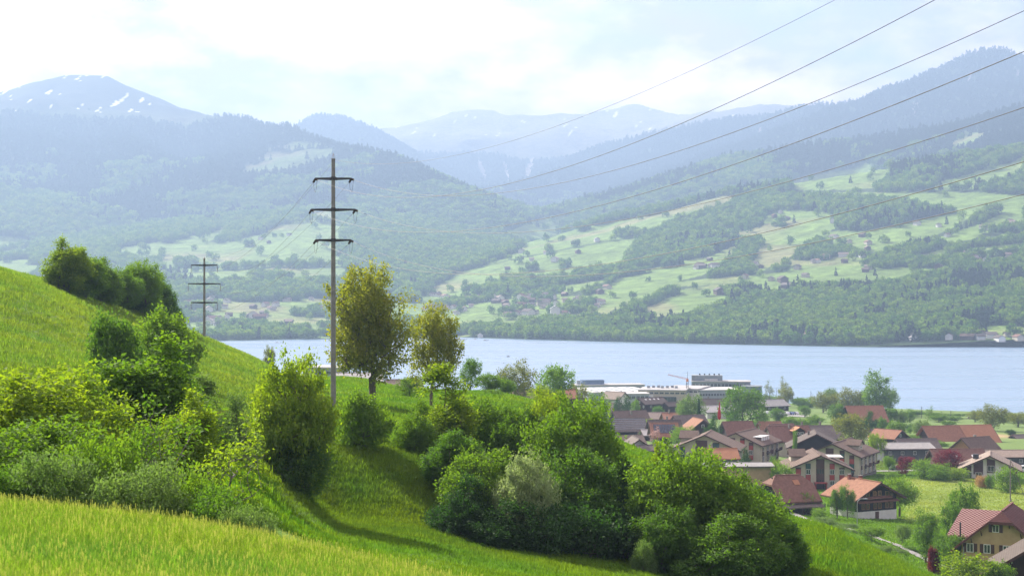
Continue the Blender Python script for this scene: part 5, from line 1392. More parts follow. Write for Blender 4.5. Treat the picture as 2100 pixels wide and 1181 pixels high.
e, H = block('long low factory wing with a row of dark windows, left', 1245, 788, 1060, 8, 48, 16, W_GREYL, R_FLAT, ((2.2, 1.3, W_GREYL),), 22)
MB().box((-10, 1, H + 1.7), (15, 8, 3.0)).build('rooftop_unit', BLUEP, e); MB().box((-19.5, 1, H + 1.5), (2.4, 3, 2.6)).build('rooftop_unit', W_GREYL, e)
e, H = block('wide white-roofed factory hall in front of the long wing', 1258, 799, 905, 14, 36, 40, W_GREYL, R_FLATW, ((1.7, 0.9, W_GREYL),), 14)
for k_ in range(5): MB().box((-15 + k_ * 7, 0, H + 0.45), (0.8, 36, 0.35)).build('roof_rib', W_GREYL, e)
e, H = block('light grey factory annex with window band, left of the sign wall', 1296, 806, 860, 6, 17, 10, W_GREYL, R_FLATW, ((2.0, 1.6, W_GREYL),), 7)
e, H = block('pale factory building with a round blue emblem and green glazed box', 1362, 797, 880, -12, 26, 24, W_CREAM, R_FLAT, ((1.6, 1.0, W_GREYL),), 9)
MB().box((3.4, -12.4, H - 6.4), (9.5, 0.9, 5.6)).build('glazed_box', P_TEAL, e)
for i in range(6):
    for j in range(2): window(e, -0.5 + i * 1.56, -12.95, H - 7.8 + j * 2.8, 1.4, 2.4, 'f', frame=steel_dark, bars=0)
MB().box((-7.4, -12.15, H - 5.6), (5.6, 0.3, 6.0)).build('sign_panel', W_WHITE, e)
lg = MB()
vs = []; n = 22
ring = [(math.cos(t_) , math.sin(t_)) for t_ in np.linspace(0, 2*math.pi, n, endpoint=False)]
lg.add([(-7.4 + a_ * 1.9, -12.36, H - 5.3 + b_ * 1.9) for a_, b_ in ring] + [(-7.4 + a_ * 1.9, -12.44, H - 5.3 + b_ * 1.9) for a_, b_ in ring],
       [tuple(range(n)), tuple(range(2*n - 1, n - 1, -1))] + [((i + 1) % n, i, i + n, (i + 1) % n + n) for i in range(n)])
lg.build('emblem', pm('emblem_blue', (0.10, 0.20, 0.45), (0.08, 0.16, 0.38), 1, 0.6), e)
lg = MB().add([(-7.2 + a_ * 1.1, -12.46, H - 5.0 + b_ * 1.1) for a_, b_ in ring], [tuple(range(n))]); lg.build('emblem_inner', FRAME, e)
for i in range(7): MB().box((-9 + i * 2.6, 2 + (i % 3) * 2, H + 0.9), (1.5, 1.6, 1.4)).build('roof_vent', W_GREYL, e)
e, H = block('white factory building with big blank wall, centre, behind the crane', 1408, 794, 900, -20, 20, 30, W_WHITE, R_FLAT, ((1.4, 0.9, W_GREYL),), 8)
for k_ in range(2): MB().box((-3, -15.06, H - 7 - k_ * 4), (12, 0.08, 0.25)).build('wall_rib', W_GREYL, e)
e, H = block('grey office block with glass bands beside the lake', 1478, 781, 985, -6, 36, 16, GREYC, R_FLAT, ((2.2, 1.9, GREYC), (6.0, 1.9, GREYC)), 16)
MB().box((-8.5, 0.5, H + 1.9), (19, 9, 3.4)).build('rooftop_storey', GREYC, e); MB().box((-16.6, 0, H + 1.95), (3.0, 8, 3.5)).build('rooftop_unit', W_GREYL, e)
for i in range(5): MB().box((-13 + i * 3.0, 1, H + 4.0), (0.9, 0.9, 1.0)).build('roof_vent', steel_dark, e)
MB().box((-6, -4, H + 1.0), (8, 0.3, 0.9)).build('roof_sign_wall', W_WHITE, e)
# rounded glass end
x = px2x(1542, 970); zg = gz(x, 970); H = py2z(792, 970) - zg
e = empty('factory_building', (x, 970, zg), 0, 'rounded blue glass end of the office block, nearest the lake', 'factory building')
n = 24; ring = [(math.cos(t_) * 6.2, math.sin(t_) * 6.2) for t_ in np.linspace(0, 2*math.pi, n, endpoint=False)]
MB().lathe([(6.2, -3), (6.2, H)], n).build('glass_wall', GLASSB, e); MB().lathe([(6.5, H), (6.5, H + 0.5)], n).build('roof', GREYC, e)
for z in (3, 6, 9):
    if z < H: MB().lathe([(6.3, H - z), (6.3, H - z + 0.5)], n).build('floor_band', GREYC, e)
e, H = block('light grey factory wing with three window rows, right of the crane', 1466, 797, 900, 10, 25, 22, W_GREYL, R_FLATW, ((2.6, 1.3, W_GREYL), (6.4, 1.2, W_GREYL), (9.6, 1.2, W_GREYL)), 15)
e, H = block('flat grey industrial roof seen between the pole and the young tree', 668, 752, 520, -4, 12, 14, W_GREYL, R_FLAT, ((1.6, 1.0, W_GREYL),), 5)

# tower crane
x = px2x(1409.5, 880); zg = gz(x, 880); zt = py2z(780, 880) - zg
e = empty('tower_crane', (x, 880, zg), 0, 'slim grey tower crane with orange jib in front of the factory', 'crane')
mb = MB()
for sx_, sy_ in ((-.5, -.5), (.5, -.5), (.5, .5), (-.5, .5)): mb.bar((sx_, sy_, -1), (sx_, sy_, zt), 0.18)
z = 0
while z < zt - 1.4:
    for (a_, b_), (c_, d_) in (((-.5, -.5), (.5, -.5)), ((.5, -.5), (.5, .5)), ((.5, .5), (-.5, .5)), ((-.5, .5), (-.5, -.5))): mb.bar((a_, b_, z), (c_, d_, z + 1.4), 0.10)
    z += 1.4
mb.build('mast', steel_dark, e)
OR = pm('crane_orange', (0.62, 0.26, 0.12), (0.5, 0.2, 0.1), 1, 0.6)
mb = MB(); A = Vector((0.6, 0, zt + 0.3)); B = Vector((-10.8, 0, zt + 3.1))
for off in ((0, -.35, 0), (0, .35, 0), (0, 0, 0.9)): mb.bar(A + Vector(off), B + Vector(off) * 0.4, 0.14)
for k_ in range(12):
    f = k_ / 12; p = A + (B - A) * f; q = A + (B - A) * (f + 1/12)
    mb.bar(p + Vector((0, -.35, 0)), q + Vector((0, 0, 0.85 * (1 - .6 * f))), 0.1); mb.bar(p + Vector((0, .35, 0)), q + Vector((0, 0, 0.85 * (1 - .6 * f))), 0.1)
mb.build('jib', OR, e)
MB().box((0, 0, zt + 0.2), (1.3, 1.3, 1.6)).build('cab', OR, e)
MB().bar((0, 0, zt + 0.8), (0.3, 0, zt + 5), 0.18).build('mast_tip', steel_dark, e)

# flag pole with furled red flag
D = 470; x = px2x(1474.5, D); zg = gz(x, D); zt = py2z(822, D) - zg
e = empty('flagpole', (x, D, zg), 0, 'green flagpole with a furled red flag above the village', 'flagpole')
MB().lathe([(0.10, -0.5), (0.08, zt * 0.5), (0.045, zt)], 10).build('pole', pm('pole_green', (0.20, 0.32, 0.24), (0.15, 0.25, 0.19), 2, 0.5), e)
mb = MB(); n = 10; prof = [(0.05, zt - 0.2), (0.16, zt - 1.0), (0.22, zt - 2.2), (0.42, zt - 3.6), (0.52, zt - 4.6), (0.40, zt - 5.3), (0.1, zt - 5.6)]
vs = []; fs = []
for i, (r_, z_) in enumerate(prof):
    for k_ in range(n): t_ = 2*math.pi*k_/n; rr = r_ * (1 + 0.28 * math.cos(3 * t_ + i)); vs.append((0.12 + rr * math.cos(t_), rr * math.sin(t_), z_))
for i in range(len(prof) - 1):
    for k_ in range(n): a_ = i * n + k_; b_ = i * n + (k_ + 1) % n; fs.append((a_, b_, b_ + n, a_ + n))
mb.add(vs, fs).build('flag', pm('flag_red', (0.50, 0.04, 0.05), (0.36, 0.03, 0.035), 2, 0.8), e)
MB().lathe([(0.07, zt), (0.09, zt + 0.1), (0.02, zt + 0.2)], 8).build('finial', pm('gilt', (0.7, 0.5, 0.15), None, 2, 0.4), e)

# street lamp beside the path
D = 300; x = px2x(1758, D); zg = gz(x, D); zt = py2z(1022, D) - zg
e = empty('street_lamp', (x, D, zg), 0, 'tall grey street lamp with curved arm in front of the black farmhouse', 'street lamp')
pts = [(0, 0, -0.4), (0, 0, zt * 0.5), (0, 0, zt * 0.80)] + [(0.85 * (1 - math.cos(t_)), 0, zt * 0.80 + zt * 0.20 * math.sin(t_)) for t_ in np.linspace(0.2, 1.5, 7)] + [(1.35, 0, zt)]
MB().tube(pts, [0.10, 0.085, 0.07] + [0.055] * 8, 8).build('lamp_post', zinc, e)
MB().box((1.55, 0, zt - 0.02), (0.75, 0.26, 0.15)).build('lamp_head', W_GREYL, e)

# wooden pole with stay on the mown field
D = 385; x = px2x(2072, D); zg = gz(x, D); zt = py2z(943, D) - zg
e = empty('wooden_pole', (x, D, zg), 0, 'weathered wooden line pole with slanting stay on the mown field', 'utility pole')
MB().lathe([(0.16, -0.5), (0.14, zt * .5), (0.11, zt)], 10).build('pole', bark_grey, e)
MB().tube([(0.2, 0, zt * 0.97), (3.6, -1.5, -0.3)], 0.07, 6).build('stay', bark, e)
MB().lathe([(0.55, -0.1), (0.4, 0.25), (0.2, 0.4)], 9).build('stone_base', W_STONE, e)
# railway masts on the shore
for px, yt, D, lab in ((1663, 801, 960, 'slim railway mast among the lake trees, left'), (1890, 833, 800, 'slim railway mast above the shoreline bushes, middle'), (1950, 842, 790, 'slim railway mast left of the lakeside house'), (1999, 851, 780, 'slim railway mast in front of the big lakeside tree'), (1592, 796, 960, 'slim railway mast beside the bare-topped tree')):
    x = px2x(px, D); zg = gz(x, D); zt = py2z(yt, D) - zg
    e = empty('railway_mast', (x, D, zg), 0, lab, 'railway mast', 'railway masts along the shore')
    mb = MB()
    for s in (-1, 1): mb.box((s * 0.13, 0, zt / 2 - 0.5), (0.08, 0.22, zt + 1))
    for k_ in range(int(zt)): mb.box((0, 0, k_ + 0.5), (0.2, 0.1, 0.08))
    mb.build('mast', steel_dark, e)
    MB().bar((0, 0, zt * 0.85), (1.6, 0, zt * 0.78), 0.08).build('bracket', steel_dark, e)

# trampoline with net on the lawn
D = 330; c = ground_at(1680.5, D)
e = empty('trampoline', c, 0.2, 'round trampoline with dark safety net on the lawn', 'trampoline')
n = 20; ring = [(math.cos(t_), math.sin(t_)) for t_ in np.linspace(0, 2*math.pi, n, endpoint=False)]
mb = MB(); 
for k_ in range(n):
    a_, b_ = ring[k_], ring[(k_ + 1) % n]
    mb.bar((a_[0] * 1.3, a_[1] * 1.3, 0.75), (b_[0] * 1.3, b_[1] * 1.3, 0.75), 0.09)
mb.build('frame', zinc, e)
MB().lathe([(1.2, 0.72), (1.2, 0.76)], n).build('mat', steel_dark, e)
mb = MB()
for k_ in range(n):
    a_ = ring[k_]; b_ = ring[(k_ + 1) % n]
    mb.bar((a_[0] * 1.25, a_[1] * 1.25, 0.8), (a_[0] * 1.25, a_[1] * 1.25, 2.3), 0.05)
    for z in (1.1, 1.4, 1.7, 2.0, 2.3): mb.bar((a_[0] * 1.25, a_[1] * 1.25, z), (b_[0] * 1.25, b_[1] * 1.25, z), 0.035)
mb.build('safety_net', steel_dark, e)
for k_ in range(0, n, 5): MB().bar((ring[k_][0] * 1.25, ring[k_][1] * 1.25, -0.1), (ring[k_][0] * 1.25, ring[k_][1] * 1.25, 0.75), 0.07).build('leg', zinc, e)

# round warning sign on the crest behind the left trees
D = 232; c = ground_at(376, D)
e = empty('road_sign', c, 0, 'round red-rimmed road sign on a post at the crest of the left slope', 'road sign')
zt = py2z(656, D) - c.z
MB().lathe([(0.04, -0.3), (0.04, zt)], 8).build('post', zinc, e)
MB().lathe([(0.36, 0), (0.36, 0.03)], 18).build('sign_plate', pm('sign_red', (0.62, 0.12, 0.05), None, 2, 0.5), e).matrix_local = Matrix.Translation((0, -0.06, zt - 0.1)) @ Matrix.Rotation(math.pi/2, 4, 'X')
MB().lathe([(0.24, 0), (0.24, 0.02)], 18).build('sign_face', FRAME, e).matrix_local = Matrix.Translation((0, -0.095, zt - 0.1)) @ Matrix.Rotation(math.pi/2, 4, 'X')
MB().box((0, 0, 0.45), (0.1, 0.1, 1.1)).build('marker_post', bark_grey); o = bpy.data.objects['marker_post']; o.location = ground_at(414.5, 236); tag(o, 'short wooden fence post beside the foot of the second power pole', 'fence post')

# footpath below the farmhouse
def strip(name, pts, wdt, mat, dz=0.05):
    P = [Vector((px2x(a, d), d, 0)) for a, d in pts]; vs = []; fs = []
    Q_ = []
    for i in range(len(P) - 1):
        for f in np.linspace(0, 1, 8, endpoint=False): Q_.append(P[i].lerp(P[i + 1], f))
    Q_.append(P[-1])
    for i, p in enumerate(Q_):
        d = (Q_[min(i + 1, len(Q_) - 1)] - Q_[max(i - 1, 0)]).normalized(); nn = Vector((-d.y, d.x, 0))
        for s in (-1, -0.33, 0.33, 1):
            q = p + nn * s * wdt / 2; vs.append((q.x, q.y, gz(q.x, q.y) + dz + (0.0 if abs(s) < 1 else -0.12)))
    for i in range(len(Q_) - 1):
        for k_ in range(3): a_ = i * 4 + k_; fs.append((a_, a_ + 1, a_ + 5, a_ + 4))
    o = MB().add(vs, fs).build(name, mat); tag(o, kind='structure'); return o
ASPH = pm('pale_asphalt', (0.30, 0.285, 0.27), (0.22, 0.21, 0.20), 1.2, 0.95)
strip('path', [(1560, 345), (1620, 320), (1662, 300), (1700, 290), (1760, 283), (1800, 272), (1860, 262), (1930, 250), (2040, 236)], 2.2, ASPH, 0.30)
strip('road', [(1150, 640), (1300, 600), (1420, 535), (1560, 490), (1700, 470), (1850, 465), (2000, 470), (2200, 480)], 5, ASPH, 0.3)
strip('car_park', [(1545, 760), (1600, 775), (1660, 780)], 26, ASPH, 0.25)

# ------------------------------------------------------------------ cars
TYRE = pm('tyre_rubber', (0.02, 0.02, 0.02), None, 3, 0.9)
def car_meshes(L_, W_, H_, van=False):
    mb = MB()
    if van: prof = [(-L_/2, 0.35), (L_/2, 0.35), (L_/2, 0.95), (L_/2 - 0.9, 1.15), (L_/2 - 1.5, H_), (-L_/2 + 0.15, H_), (-L_/2, 1.0)]
    else: prof = [(-L_/2, 0.35), (L_/2, 0.35), (L_/2 + 0.02, 0.70), (L_/2 - 1.1, 0.92), (L_/2 - 1.9, H_), (-L_/2 + 0.9, H_), (-L_/2 + 0.2, 0.98), (-L_/2, 0.85)]
    mb.prism(prof, -W_/2, W_/2); body = mb.mesh('body')
    if van: gp = [(-L_/2 + 0.5, 1.15), (L_/2 - 1.15, 1.15), (L_/2 - 1.6, H_ - 0.15), (-L_/2 + 0.5, H_ - 0.15)]
    else: gp = [(-L_/2 + 0.55, 0.98), (L_/2 - 1.25, 0.96), (L_/2 - 1.95, H_ - 0.08), (-L_/2 + 1.0, H_ - 0.08)]
    glass = MB().prism(gp, -W_/2 - 0.012, W_/2 + 0.012).mesh('side_glass')
    wh = MB(); wh.tube([(0, -0.1, 0), (0, 0.1, 0)], 0.33, 12); wheel = wh.mesh('wheel')
    wsv = [(L_/2 - (0.88 if van else 1.08), -W_/2 * 0.86, 1.17 if van else 0.945), (L_/2 - (0.88 if van else 1.08), W_/2 * 0.86, 1.17 if van else 0.945), (L_/2 - (1.46 if van else 1.86), W_/2 * 0.8, H_ - 0.08), (L_/2 - (1.46 if van else 1.86), -W_/2 * 0.8, H_ - 0.08)]
    ws = MB().add(wsv, [(0, 1, 2, 3)]).mesh('windscreen')
    return body, glass, wheel, ws, L_, W_
CAR = car_meshes(4.3, 1.75, 1.45); VAN = car_meshes(4.9, 1.9, 1.95, True)
def car(kind, label, px, D, yaw, col, group=None, name='parked_car', cat='car'):
    body, glass, wheel, ws, L_, W_ = kind; c = ground_at(px, D, 0.30 if D > 700 else 0.1)
    e = empty(name, c, math.radians(yaw), label, cat, group)
    link('body', body, pm('car_paint_%d_%d_%d' % tuple(int(v * 99) for v in col), col, tuple(v * 0.93 for v in col), 1, 0.25, spec=0.6), e); link('side_glass', glass, GLASS, e); link('windscreen', ws, GLASS, e)
    for sx_ in (-1, 1):
        for sy_ in (-1, 1): o = link('wheel', wheel, TYRE, e); o.location = (sx_ * L_ * 0.30, sy_ * (W_/2 - 0.08), 0.33)
    return e
G_ = 'cars in the car park by the lake'
for i, (px, D, col, lab) in enumerate(((1566, 748, (0.7,0.7,0.7), 'white car at the left end of the lakeside car park'), (1573, 762, (0.35,0.37,0.42), 'grey car in the lakeside car park, beside the leftmost white car'),
    (1579, 748, (0.7,0.7,0.7), 'white car in the lakeside car park, third from the left'), (1587, 764, (0.05,0.07,0.12), 'dark car in the lakeside car park'),
    (1594, 750, (0.55,0.56,0.58), 'silver car in the middle of the lakeside car park'), (1612, 782, (0.7,0.7,0.72), 'white car under the pergola at the car park'), (1621, 782, (0.10,0.14,0.3), 'blue car under the pergola at the car park'), (1630, 783, (0.6,0.6,0.62), 'silver car at the right end of the car park'))):
    car(CAR, lab, px, D, 80 + i * 7, col, G_)
car(VAN, 'white van parked at the right edge beside the white house', 2091, 468, 190, (0.72, 0.72, 0.72), name='parked_van', cat='van')

# ------------------------------------------------------------------ far shore: scattered farms, village houses, boats
far_rng = random.Random(9)
def far_house_mesh(w, l, h, seed):
    wl = MB().prism([(-w/2, -2), (w/2, -2), (w/2, h), (0, h + w * 0.3), (-w/2, h)], -l/2, l/2).mesh('wall')
    we = w/2 + 1.0; t_ = h + w * 0.3
    rf = MB().prism([(0, t_), (we, t_ - we * 0.6), (we, t_ - we * 0.6 + 0.4), (0, t_ + 0.4), (-we, t_ - we * 0.6 + 0.4), (-we, t_ - we * 0.6)], -l/2 - 1, l/2 + 1).mesh('roof')
    return wl, rf
FH = [far_house_mesh(9, 12, 5, 0), far_house_mesh(11, 20, 5, 1), far_house_mesh(8, 9, 4, 2), far_house_mesh(12, 30, 6, 3)]
def far_z(x, y): return float(far_base(np.array([x]), np.array([y]))[0])
# distances along each sight line where the land meets the picture height
def far_hit(px, py):
    j = int(np.argmin(np.abs(fpx - px))); col = FPY[:, j]
    k_ = np.where((col <= py))[0]
    return fdd[k_[0]] if len(k_) else None
def far_house(px, py, k, wm, rm, label, group, yaw=None, s=1.0):
    D = far_hit(px, py)
    if D is None or D > 8000: return
    x = px2x(px, D); wl, rf = FH[k]
    e = empty('far_house' if k != 3 else 'far_barn', (x, D, far_z(x, D)), far_rng.random() * 3.1 if yaw is None else yaw, label, 'house' if k != 3 else 'barn', group)
    e.scale = (s, s, s)
    link('wall', wl, wm, e); link('roof', rf, rm, e)
named = [(1138,642,3,W_WHITE,R_FLATW,'large white-roofed hall on the far shore plain',0.02,1.3),(1224,497,1,W_WHITE,R_PALE,'white farm building on the fan-shaped far meadow',0.1,1.0),
 (1180,500,1,W_BROWN,R_DARK,'dark farmhouse left of the white building on the far meadow',0.4,1.1),(1185,520,3,W_BROWN,R_DARK,'long dark barn in the middle of the far meadow',0.1,0.8),(1275,478,1,W_BROWN,R_DARK,'lone dark barn high on the far meadow',0.2,0.9),
 (1475,603,1,W_BROWN,R_DARK,'dark barn on the low meadow above the shore forest',0.1,1.3),(1690,531,3,W_CREAM,R_RED,'large farmhouse with red roof on the right hillside terrace',0.15,1.0),(1605,580,1,W_BROWN,R_DARK,'dark barn beside the brown field on the right hillside',0.1,1.2),
 (1780,502,1,W_CREAM,R_RED,'reddish farmhouse on the upper right hillside',0.1,0.9),(1588,447,1,W_BROWN,R_RED,'red-roofed farm high on the hollow meadow',0.1,0.8),(1608,448,2,W_BROWN,R_DARK,'dark chalet right of the red-roofed high farm',0.1,1.0),
 (520,652,1,W_WHITE,R_TAN,'white house in the fields left of the big power pole',0.1,1.4),(900,606,3,W_BROWN,R_DARK,'long dark barn on the plain right of the walnut trees',0.1,0.8),(1230,603,1,W_BROWN,R_DARK,'dark barn at the foot of the fan meadow',0.2,1.0),
 (1245,592,1,W_CREAM,R_RED,'red-roofed house at the foot of the fan meadow',0.4,0.9),(985,692,1,W_WHITE,R_PALE,'white boathouse on the far shore beside the pier',0.1,0.7),(1680,696,1,W_CREAM,R_RED,'red-roofed house on the right far shoreline',0.1,0.9),(1712,696,2,W_WHITE,R_GREY,'white house on the right far shoreline',0.1,1.0),
 (1805,697,2,W_CREAM,R_TAN,'small tan-roofed house on the far shoreline, right',0.1,1.0),(1870,699,1,W_WHITE,R_PALE,'white house with pale roof on the far shoreline, right',0.1,0.8),(2050,699,1,W_WHITE,R_DARK,'dark-roofed house on the far shoreline near the right edge',0.1,0.8),(2088,699,1,W_CREAM,R_RED,'red-roofed house on the far shoreline at the right edge',0.1,0.8),(2005,683,2,W_BROWN,R_DARK,'dark hut by the small far shore meadow',0.1,1.1),
 (1400,466,1,W_WHITE,R_PALE,'pale farm buildings high between woods',0.1,0.8),(430,664,3,W_WHITE,R_TAN,'long pale-roofed farm building behind the second pole',0.05,0.9)]
for px, py, k, wm, rm, lab, yw, s in named: far_house(px, py, k, wm, rm, lab, None, yw, s)
clusters = [  # (px range, py range, count, walls, group, label)
 ((860, 1240), (607, 650), 70, 'village houses scattered on the plain across the lake', 'small village house among trees on the plain across the lake, right of the walnuts'),
 ((380, 700), (612, 668), 46, 'houses on the plain behind the two poles', 'small house among fields across the lake, left of the big pole'),
 ((1420, 1560), (545, 560), 16, 'houses of the hillside hamlet', 'small pale house of the hamlet on the right hillside'),
 ((1640, 1700), (520, 545), 7, 'houses of the upper hamlet', 'small house beside the large hillside farmhouse'),
 ((1750, 2090), (455, 560), 26, 'farmhouses scattered on the upper right hillside', 'small farmhouse on the upper right hillside meadows'),
 ((1450, 1780), (420, 620), 20, 'farmhouses scattered on the middle hillside', 'small farmhouse on the middle hillside meadows'),
 ((900, 1140), (488, 560), 14, 'farmhouses on the fan meadow', 'small farmhouse on the fan-shaped meadow across the lake'),
 ((480, 700), (480, 575), 12, 'farmhouses on the left valley slope', 'small farmhouse on the hazy green slope behind the poles'),
 ((880, 1300), (678, 690), 12, 'boathouses on the far shore', 'small shoreline house across the lake, centre'),
 ((1640, 2095), (690, 699), 16, 'shoreline houses on the right far shore', 'small shoreline house at the foot of the right forest')]
for (a0, a1_), (b0, b1_), n_, grp_, lab in clusters:
    for i in range(n_):
        px = far_rng.uniform(a0, a1_); py = far_rng.uniform(b0, b1_)
        D = far_hit(px, py)
        if D is None: continue
        if float(forest_mask(np.array([px2x(px, D)]), np.array([D]), np.array([far_z(px2x(px, D), D)]))[0]) > 0.5 and far_rng.random() < 0.75 and b0 < 600: continue
        far_house(px, py, far_rng.choice([0, 0, 1, 2]), far_rng.choice([W_WHITE, W_WHITE, W_CREAM, W_BROWN]), far_rng.choice([R_RED, R_BROWN, R_TAN, R_DARK, R_GREYB]), lab, grp_, s=far_rng.uniform(0.8, 1.15))
def boat(label, px, D, L_, col, rz=0.3):
    e = empty('boat', (px2x(px, D), D, 0), rz, label, 'boat', 'boats on the lake')
    w = L_ * 0.32
    vs = [(-L_/2, -w/2, 0.5), (-L_/2, w/2, 0.5), (L_*0.2, w/2, 0.55), (L_/2, 0, 0.75), (L_*0.2, -w/2, 0.55), (-L_*0.45, -w*0.3, -0.3), (-L_*0.45, w*0.3, -0.3), (L_*0.2, w*0.3, -0.3), (L_*0.42, 0, -0.2), (L_*0.2, -w*0.3, -0.3)]
    MB().add(vs, [(0, 1, 2, 3, 4)[::-1], (5, 6, 7, 8, 9), (0, 5, 9, 4), (4, 9, 8, 3), (3, 8, 7, 2), (2, 7, 6, 1), (1, 6, 5, 0)]).build('hull', col, e)
    MB().box((-L_*0.1, 0, 0.95), (L_*0.35, w*0.6, 0.9)).build('cabin', FRAME, e)
    return e
BD = pm('boat_dark', (0.06, 0.07, 0.10), None, 2, 0.5)
boat('large moored barge near the far shore right of the walnut trees', 943, 2290, 22, BD, 0.05)
boat('small motor boat near the far shore, right of the barge', 996, 2250, 9, BD, 0.2)
boat('small dark rowing boat out on the lake above the round bush', 1043, 1720, 4.5, BD, 0.6)
boat('white boat by the far shore beside the orange buoy line, left', 570, 2160, 9, FRAME, 0.1)
for px, dD in ((1060, 2360), (1078, 2362), (1092, 2358), (975, 2330), (1110, 2360)):
    boat('small white boat moored along the far shore pier', px, dD - 30, 7, FRAME, 0.1 + px % 7 * 0.1)['group'] = 'boats moored at the far shore pier'

# ------------------------------------------------------------------ plants: (proto, label, px, top y, D, width px, material)
def P(key, label, px, yt, D, w, mat, name='tree', cat='tree', group=None, rz=None, bk=None): return plant(key, name, label, cat, mat, px, yt, D, w, group, rz, bk)
GB = 'bushes in the gully'
sh = dict(name='bush', cat='bush', group=GB)
# left thicket
P('shrub_a', 'bright yellow-green bush at the left edge of the picture', 40, 770, 50, 330, M_LIME, **sh)
P('shrub_b', 'bright green bush second from the left edge, in front of the slope', 190, 775, 53, 270, M_LIME, **sh)
P('shrub_a', 'dark green shrub filling the left edge low behind the foreground grass', 70, 870, 43, 300, M_SPRING, **sh)
P('tall_a', 'tall bright green young tree in the left thicket', 308, 684, 60, 245, M_SPRING, name='young_tree', cat='tree')
P('tall_a', 'slim yellow-green sapling leaning out of the left thicket', 385, 800, 56, 140, M_LIME, name='young_tree', cat='tree', rz=1.1)
P('shrub_ball', 'dark round bush high in the left thicket', 235, 678, 96, 92, M_MID, **sh)
P('shrub_ball', 'compact light green ball bush on the slope edge under the second pole', 345, 664, 120, 98, M_SPRING, **sh)
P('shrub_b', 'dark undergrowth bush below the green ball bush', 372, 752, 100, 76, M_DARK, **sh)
P('spire_a', 'grey-green upright bush on the gully edge', 425, 762, 70, 105, M_GREY, **sh)
P('shrub_b', 'grey-green spreading bush right of the upright one above the earth bank', 478, 818, 76, 100, M_GREY, **sh)
low = dict(name='shrub', cat='shrub', group='low shrubs along the foreground grass')
for px, yt, D, w, m_, lab in ((110, 935, 38, 190, M_GREY, 'grey-green low shrub at the left behind the foreground grass'), (205, 900, 40, 190, M_SPRING, 'low shrub with fine bright leaves, left of centre of the thicket foot'),
    (290, 960, 38, 190, M_GREY, 'pale leaved low shrub under the tall young tree'), (365, 965, 40, 170, M_SPRING, 'bright low shrub at the foot of the thicket, middle'), (440, 1010, 38, 170, M_MID, 'mid green low shrub near the right end of the thicket foot'),
    (505, 1045, 37, 110, M_GREY, 'last small grey-green shrub at the right end of the thicket foot'), (20, 960, 38, 150, M_MID, 'shaded low shrub at the very left edge')):
    P('shrub_low', lab, px, yt, D, w, m_, **low)
P('sparse', 'thin leafless shrub with pale twigs and a few yellow buds', 470, 875, 47, 150, M_LIME, name='bare_shrub', cat='shrub', bk=bark_grey)
P('sparse', 'thin twiggy shrub with few small leaves in front of the tall young tree', 330, 830, 45, 170, M_SPRING, name='bare_shrub', cat='shrub', bk=bark_grey)
# hornbeam by the bank and the small bush with the long shadow
P('broad_b', 'bushy light green young tree standing left of the big power pole', 600, 690, 84, 178, M_LIME, name='young_tree', cat='tree', rz=2.2)
P('shrub_b', 'dark leafy bush at the foot of the young tree left of the pole', 604, 862, 84, 150, M_MID, **sh)
P('shrub_ball', 'small round bright bush on the bank edge right of the pole', 746, 826, 99, 84, M_SPRING, **sh)
# centre thicket
cg = dict(name='bush', cat='bush', group='bushes of the centre thicket')
P('spire_a', 'slender bright yellow-green young tree rising from the centre thicket', 912, 738, 104, 145, M_LIME, name='young_tree', cat='tree')
P('shrub_b', 'leftmost mid green bush of the centre thicket', 852, 828, 101, 84, M_SPRING, **cg)
P('broad_c', 'leafy bush under the slender young tree', 925, 868, 95, 150, M_MID, **cg)
P('shrub_a', 'soft green bush behind the slender young tree', 1000, 822, 108, 120, M_SPRING, **cg)
P('broad_b', 'dark green bush in the middle of the centre thicket', 1065, 812, 106, 115, M_MID, **cg)
P('broad_a', 'yellow-green tree at the top of the centre thicket', 1120, 796, 107, 120, M_LIME, name='tree', cat='tree')
P('broad_a', 'large round mid green tree crowning the right half of the centre thicket', 1178, 806, 97, 205, M_SPRING, name='tree', cat='tree', rz=0.6)
P('broad_c', 'deep green tree at the lower right of the centre thicket', 1165, 900, 91, 210, M_MID, name='tree', cat='tree')
P('broad_b', 'grey-green elder bush with pale leaves in the middle of the thicket', 1080, 905, 87.5, 124, M_PALE, **cg)
P('broad_b', 'dense green bush on the left half of the centre thicket', 990, 896, 91, 170, M_SPRING, **cg)
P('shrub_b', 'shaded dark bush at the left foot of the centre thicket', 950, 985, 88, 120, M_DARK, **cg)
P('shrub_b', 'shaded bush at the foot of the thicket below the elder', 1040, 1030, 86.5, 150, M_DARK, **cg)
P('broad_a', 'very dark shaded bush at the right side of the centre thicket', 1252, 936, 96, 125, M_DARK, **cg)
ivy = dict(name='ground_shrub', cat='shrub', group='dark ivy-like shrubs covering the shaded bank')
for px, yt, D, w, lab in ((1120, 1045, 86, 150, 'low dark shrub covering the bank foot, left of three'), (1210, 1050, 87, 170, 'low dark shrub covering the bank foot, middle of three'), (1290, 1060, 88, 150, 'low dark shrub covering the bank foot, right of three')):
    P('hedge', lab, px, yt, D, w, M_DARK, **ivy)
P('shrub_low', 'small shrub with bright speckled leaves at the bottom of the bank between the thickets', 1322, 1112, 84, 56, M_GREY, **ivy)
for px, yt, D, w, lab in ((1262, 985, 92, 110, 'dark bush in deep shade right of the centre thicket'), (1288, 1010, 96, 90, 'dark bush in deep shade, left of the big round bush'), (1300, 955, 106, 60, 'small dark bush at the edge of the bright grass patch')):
    P('broad_c', lab, px, yt, D, w, M_DARK, **cg)
